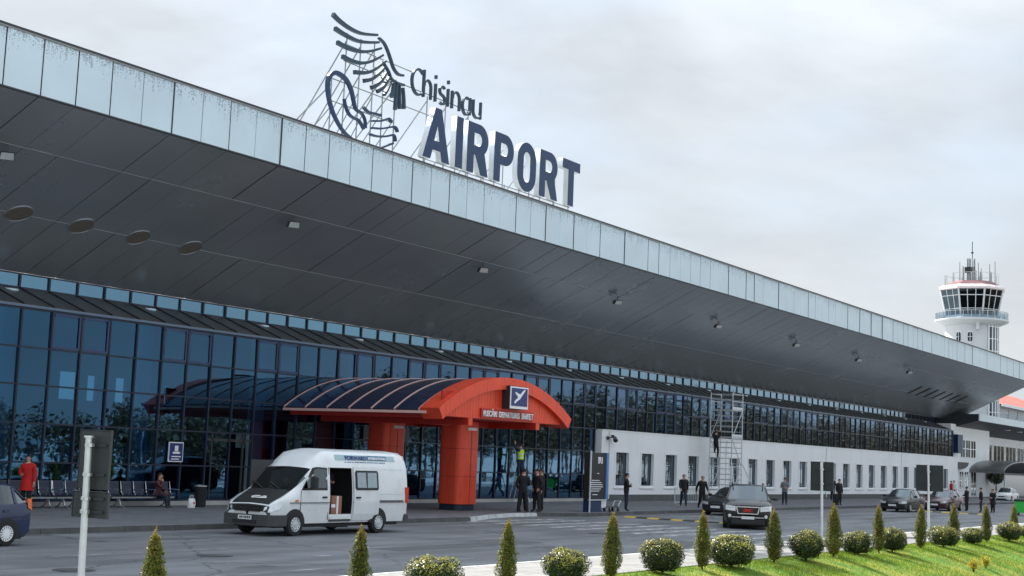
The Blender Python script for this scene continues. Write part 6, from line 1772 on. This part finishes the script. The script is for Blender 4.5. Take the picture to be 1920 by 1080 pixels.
def leaf_mesh(name, P, N, size, asp, mats, mi=None, droop=0.0):
    """one small pointed leaf (two triangles) per point"""
    n = len(P); P = np.asarray(P); N = np.asarray(N); N = N / (np.linalg.norm(N, axis=1, keepdims=True) + 1e-9)
    rnd = rng.normal(size=(n, 3)); T_ = np.cross(N, rnd); T_ /= (np.linalg.norm(T_, axis=1, keepdims=True) + 1e-9)
    B = np.cross(N, T_)
    s = size * rng.uniform(.6, 1.3, (n, 1)) if np.isscalar(size) else np.asarray(size)[:, None]
    a = P - B * s * .1; b = P + B * s * .5 + T_ * s * asp * .5; c = P + B * s * 1.0; d = P + B * s * .5 - T_ * s * asp * .5
    V_ = np.stack([a, b, c, d], 1).reshape(-1, 3)
    me = bpy.data.meshes.new(name); F = np.arange(4 * n).reshape(n, 4)
    me.from_pydata(V_.tolist(), [], F.tolist())
    for m in mats: me.materials.append(m)
    if mi is not None: me.polygons.foreach_set('material_index', np.asarray(mi, dtype=np.int32))
    me.update(); return me
def thuja_meshes(seed, h):
    r_ = np.random.default_rng(seed); n = 7500
    prof = lambda u: (.235 * np.clip((u + .06) / .34, 0, 1) ** .7 * np.clip(1.04 - u, 0, 1) ** .62 + .012)
    u = r_.beta(1.05, 1.35, n); th = r_.uniform(0, 2 * np.pi, n)
    bump = 1 + .16 * np.sin(3 * th + 9 * u + seed) + .13 * np.sin(5 * th - 14 * u + 2 * seed) + .10 * np.sin(23 * u + 2 * th)
    rad = prof(u) * bump * np.sqrt(r_.uniform(.45, 1.08, n))
    z = .10 + u * (h - .10) + r_.normal(0, .012, n)
    P = np.stack([rad * np.cos(th), rad * np.sin(th), z], 1)
    N = np.stack([np.cos(th) * .8, np.sin(th) * .8, r_.normal(.2, .5, n)], 1) + r_.normal(0, .45, (n, 3))
    # upward fans: orient leaf blades upwards
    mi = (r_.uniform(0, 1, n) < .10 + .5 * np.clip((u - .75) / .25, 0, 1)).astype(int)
    nt_ = 60; P2 = np.stack([r_.normal(0, .012, nt_), r_.normal(0, .012, nt_), h + r_.uniform(-.12, .10, nt_)], 1)
    P = np.vstack([P, P2]); N = np.vstack([N, r_.normal(0, 1, (nt_, 3)) * [1, 1, .1]]); mi = np.concatenate([mi, np.ones(nt_, int)])
    cr_ = leaf_mesh('crown', P, N, .036, .5, [MATS['thuja_leaf'], MATS['thuja_tip']], mi)
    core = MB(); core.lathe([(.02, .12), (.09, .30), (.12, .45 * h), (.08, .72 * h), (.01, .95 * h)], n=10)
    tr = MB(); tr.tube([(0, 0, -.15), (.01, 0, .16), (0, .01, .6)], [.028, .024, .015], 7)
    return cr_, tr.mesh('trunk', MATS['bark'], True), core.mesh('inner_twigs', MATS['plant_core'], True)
TH = [thuja_meshes(s, 1.42) for s in (3, 5, 8, 13, 17)]
THX = [(14.1, 1.28, 'in the left foreground'), (18.6, 1.23, 'before the rear of the white van'), (23.1, 1.27, 'before the black-clad officers'), (27.3, 1.34, 'before the dark totem'), (31.9, 1.32, 'left of the black sport utility vehicle'), (36.3, 1.36, 'right of the black sport utility vehicle'), (40.7, 1.46, 'just right of the slim sign post'),
       (44.7, 1.42, 'before the suitcase traveller'), (48.9, 1.42, 'left of the wide sign post'), (52.9, 1.44, 'right of the wide sign post'), (57.3, 1.42, 'before the maroon car'), (61.5, 1.38, 'nearest the right picture edge')]
for i, (x, h, where) in enumerate(THX):
    c_, t_, k_ = TH[i % 5]
    y = 14.62 - max(0, (x - 30)) * .018
    o = thing('thuja', 'slim cone-shaped golden green thuja ' + where, 'thuja', (x, y, lawn_z(y) + .0), rng.uniform(0, 6), 'cone thujas in a row along the lawn')
    s = h / 1.42; o.rotation_euler.x = random.uniform(-.035, .035); o.rotation_euler.y = random.uniform(-.035, .035); o.scale = (s * random.uniform(.85, 1.2), s * random.uniform(.85, 1.2), s)
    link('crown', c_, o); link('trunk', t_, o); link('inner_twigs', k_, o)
def box_meshes(seed):
    r_ = np.random.default_rng(seed); n = 8500
    v = r_.normal(size=(n, 3)); v /= np.linalg.norm(v, axis=1, keepdims=True)
    lump = 1 + .08 * np.sin(4 * v[:, 0] * 2 + seed) + .07 * np.sin(5 * v[:, 1] - 2 * seed) + .05 * np.sin(7 * v[:, 1] + 3 * v[:, 2]) + .03 * np.sin(11 * v[:, 2] + 5 * v[:, 0])
    rr = r_.uniform(.86, 1.03, n) ** 1 * lump
    P = v * rr[:, None] * [.5, .5, .42]; P[:, 2] += .46
    N = v + r_.normal(0, .55, (n, 3))
    keep = P[:, 2] > .07
    mi = (r_.uniform(0, 1, n) < np.clip(.06 + .62 * v[:, 2] + .2 * np.sin(9 * v[:, 0] + 4 * v[:, 1]), .02, .7)).astype(int)  # more yellow leaves facing up, painting light onto the crown
    P, N, mi = P[keep], N[keep], mi[keep]
    cr_ = leaf_mesh('crown', P, N, .036, .7, [MATS['box_leaf'], MATS['box_lit_tip']], mi)
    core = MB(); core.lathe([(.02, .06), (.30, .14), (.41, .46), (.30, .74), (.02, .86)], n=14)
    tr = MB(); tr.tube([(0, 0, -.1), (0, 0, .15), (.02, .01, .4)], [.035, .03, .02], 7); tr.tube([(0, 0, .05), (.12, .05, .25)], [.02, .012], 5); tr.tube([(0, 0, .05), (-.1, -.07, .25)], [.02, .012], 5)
    return cr_, tr.mesh('trunk', MATS['bark'], True), core.mesh('inner_twigs', MATS['plant_core'], True)
BXM = [box_meshes(s) for s in (1, 2, 4, 7, 9)]
BXS = [(20.7, .92, .74, 'before the red pillar'), (25.3, .88, .72, 'left of the dark totem'), (29.75, .95, .80, 'below the man with folded arms'), (33.5, 1.10, .82, 'before the black sport utility vehicle'), (38.5, 1.0, .82, 'left of the slim sign post'), (42.7, .92, .72, 'before the man with the suitcase'),
       (45.9, .90, .76, 'right of the suitcase traveller'), (51.5, 1.06, .74, 'under the wide sign post'), (55.3, .86, .62, 'below the maroon car'), (60.6, 1.05, .76, 'below the travellers'), (63.9, .8, .62, 'at the right picture edge'), (15.8, .85, .55, 'low in the left foreground')]
for i, (x, dm, h, where) in enumerate(BXS):
    c_, t_, k_ = BXM[i % 5]; y = 14.6 - max(0, (x - 30)) * .018
    o = thing('boxwood', 'round clipped boxwood bush ' + where, 'bush', (x, y, lawn_z(y)), rng.uniform(0, 6), 'round boxwoods between the thujas')
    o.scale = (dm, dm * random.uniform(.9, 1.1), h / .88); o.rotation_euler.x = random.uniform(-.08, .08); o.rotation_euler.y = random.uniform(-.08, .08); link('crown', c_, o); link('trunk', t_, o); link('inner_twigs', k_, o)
# yellow shrub low on the bank
def shrub(x, y, h, label):
    o = thing('flowering_shrub', label, 'shrub', (x, y, lawn_z(y)))
    P, N, st = [], [], MB()
    for k in range(26):
        a = rng.uniform(0, 6.28); l = rng.uniform(.25, .6) * h; e = Vector((math.cos(a) * l * .7, math.sin(a) * l * .7, h * rng.uniform(.5, 1)))
        st.tube([(0, 0, -.05), (e.x * .4, e.y * .4, e.z * .6), e], [.01, .007, .004], 4)
        for j in range(26):
            f = rng.uniform(.35, 1.05); P.append((e.x * f + rng.normal(0, .03), e.y * f + rng.normal(0, .03), e.z * f + rng.normal(0, .03))); N.append(rng.normal(size=3))
    st.build('stems', MATS['bark'], o); link('foliage', leaf_mesh('foliage', np.array(P), np.array(N), .045, .6, [MATS['yellow_leaf']]), o)
shrub(47.0, 12.0, .42, 'small yellow flowering shrub low on the lawn, left of the pair')
shrub(48.9, 12.1, .40, 'small yellow flowering shrub low on the lawn, right of the pair')
# lawn sheet and grass
def mat_lawn():
    m = mat('lawn', (0.085, 0.19, 0.008), .85, 0, .25, 1.3, .6, 50)
    nt = m.node_tree; b = nt.nodes['Principled BSDF']; geo = nt.nodes.new('ShaderNodeNewGeometry')
    n = nt.nodes.new('ShaderNodeTexNoise'); n.inputs['Scale'].default_value = 1.1; n.inputs['Detail'].default_value = 8
    r = nt.nodes.new('ShaderNodeMapRange'); r.inputs[1].default_value = .42; r.inputs[2].default_value = .66; r.inputs[4].default_value = .85
    nt.links.new(geo.outputs['Position'], n.inputs['Vector']); nt.links.new(n.outputs['Fac'], r.inputs[0])
    mx = nt.nodes.new('ShaderNodeMixRGB'); src = b.inputs['Base Color'].links[0].from_socket
    nt.links.new(r.outputs[0], mx.inputs[0]); nt.links.new(src, mx.inputs[1]); mx.inputs[2].default_value = (0.30, 0.28, 0.03, 1)
    nt.links.new(mx.outputs[0], b.inputs['Base Color']); return m
mat_lawn()
lx = [-60, 0, 10] + [20 + i * 2 for i in range(30)] + [90, 140, 260]
ly = [4.0, 7.0, 7.9] + [8.2 + .4 * i for i in range(16)] + [14.6, 14.9, 15.0]
def lz(x, y): return lawn_z(y) + .035 * math.sin(x * .9 + y) * (1 if y < 14.5 else 0)
lw = strip('lawn', lx, ly, lz, MATS['lawn']); tag(lw, kind='structure', label='bright green lawn bank falling towards the camera')
ngr = 90000
gx = rng.uniform(24, 72, ngr); gy = 15.0 - rng.beta(1.0, 1.6, ngr) * 5.5
gz_ = np.array([lz(x, y) for x, y in zip(gx, gy)])
hh_ = rng.uniform(.03, .075, ngr); aa = rng.uniform(0, 6.28, ngr); ww_ = .008
ln = rng.normal(0, .02, (ngr, 2))
v0 = np.stack([gx - np.cos(aa) * ww_, gy - np.sin(aa) * ww_, gz_ - .01], 1); v1 = np.stack([gx + np.cos(aa) * ww_, gy + np.sin(aa) * ww_, gz_ - .01], 1); v2 = np.stack([gx + ln[:, 0], gy + ln[:, 1], gz_ + hh_], 1)
me = bpy.data.meshes.new('grass'); me.from_pydata(np.stack([v0, v1, v2], 1).reshape(-1, 3).tolist(), [], np.arange(3 * ngr).reshape(-1, 3).tolist()); me.materials.append(MATS['grass_blade']); me.update()
tag(link('grass', me), 'short bright green grass blades on the bank', 'grass', kind='stuff')
# clipped standard trees before the side building
def ball_tree(x, y, h, r, label):
    o = thing('ornamental_tree', label, 'tree', (x, y, .15), 0, 'small ornamental trees before the side building')
    m = MB(); m.tube([(0, 0, -.1), (.03, 0, h * .5), (0, 0, h)], [.09, .07, .04], 7)
    for k in range(5):
        a = k * 1.3; m.tube([(0, 0, h * .7), (r * .6 * math.cos(a), r * .6 * math.sin(a), h + r * .2)], [.04, .02], 5)
    m.build('trunk', MATS['bark'], o, True)
    n = 1500; v = rng.normal(size=(n, 3)); v /= np.linalg.norm(v, axis=1, keepdims=True); P = v * (rng.uniform(.5, 1.1, n) ** .5 * r)[:, None] * [1, 1, .8]; P[:, 2] += h + r * .2
    link('crown', leaf_mesh('crown', P, v + rng.normal(0, .6, (n, 3)), .16, .7, [MATS['box_leaf']]), o)
ball_tree(170.5, 41.0, 2.1, .95, 'dark round-crowned tree left of the side entrance canopy')
ball_tree(184.0, 39.5, 2.0, .9, 'dark round-crowned tree under the side entrance canopy')
# wood across the road, behind the camera, mirrored in the glass
def wood():
    P, N, S_, tm = [], [], [], MB()
    r_ = np.random.default_rng(5)
    for k in range(190):
        f = k / 190; x = 55 + 520 * f ** 1.25 + r_.uniform(-4, 4); y = -38 - r_.uniform(0, 26) - 10 * (1 - f); h = r_.uniform(5.5, 10.5) + (10 if x > 190 else max(0, (x - 140) / 5)); rr = h * r_.uniform(.22, .34)
        tm.tube([(x, y, GZ - .3), (x + .2, y, GZ + h * .5), (x, y, GZ + h * .9)], [.28, .2, .06], 5)
        for j in range(7):
            a = r_.uniform(0, 6.28); z0 = GZ + h * r_.uniform(.25, .7); tm.tube([(x, y, z0), (x + math.cos(a) * rr, y + math.sin(a) * rr, z0 + h * .25)], [.09, .03], 4)
        n = 1000 if x > 185 else 620; v = r_.normal(size=(n, 3)); v /= np.linalg.norm(v, axis=1, keepdims=True); q = v * (r_.uniform(.2, 1, n) ** .5)[:, None] * ([rr, rr, h * .38] if x > 185 else [rr * 1.35, rr * 1.35, h * .48])
        q[:, 0] += x; q[:, 1] += y; q[:, 2] += GZ + h * (.62 if x > 185 else .5)
        P.append(q); N.append(v + r_.normal(0, .6, (n, 3)))
    o = tm.build('wood', MATS['bark']); tag(o, 'leafless brown wood across the road, mirrored in the glass', 'trees', kind='stuff')
    f_ = link('foliage', leaf_mesh('foliage', np.vstack(P), np.vstack(N), .6, .7, [MATS['tree_leaf']]), o); f_['kind'] = 'stuff'
wood()
print('objects', len(bpy.data.objects))
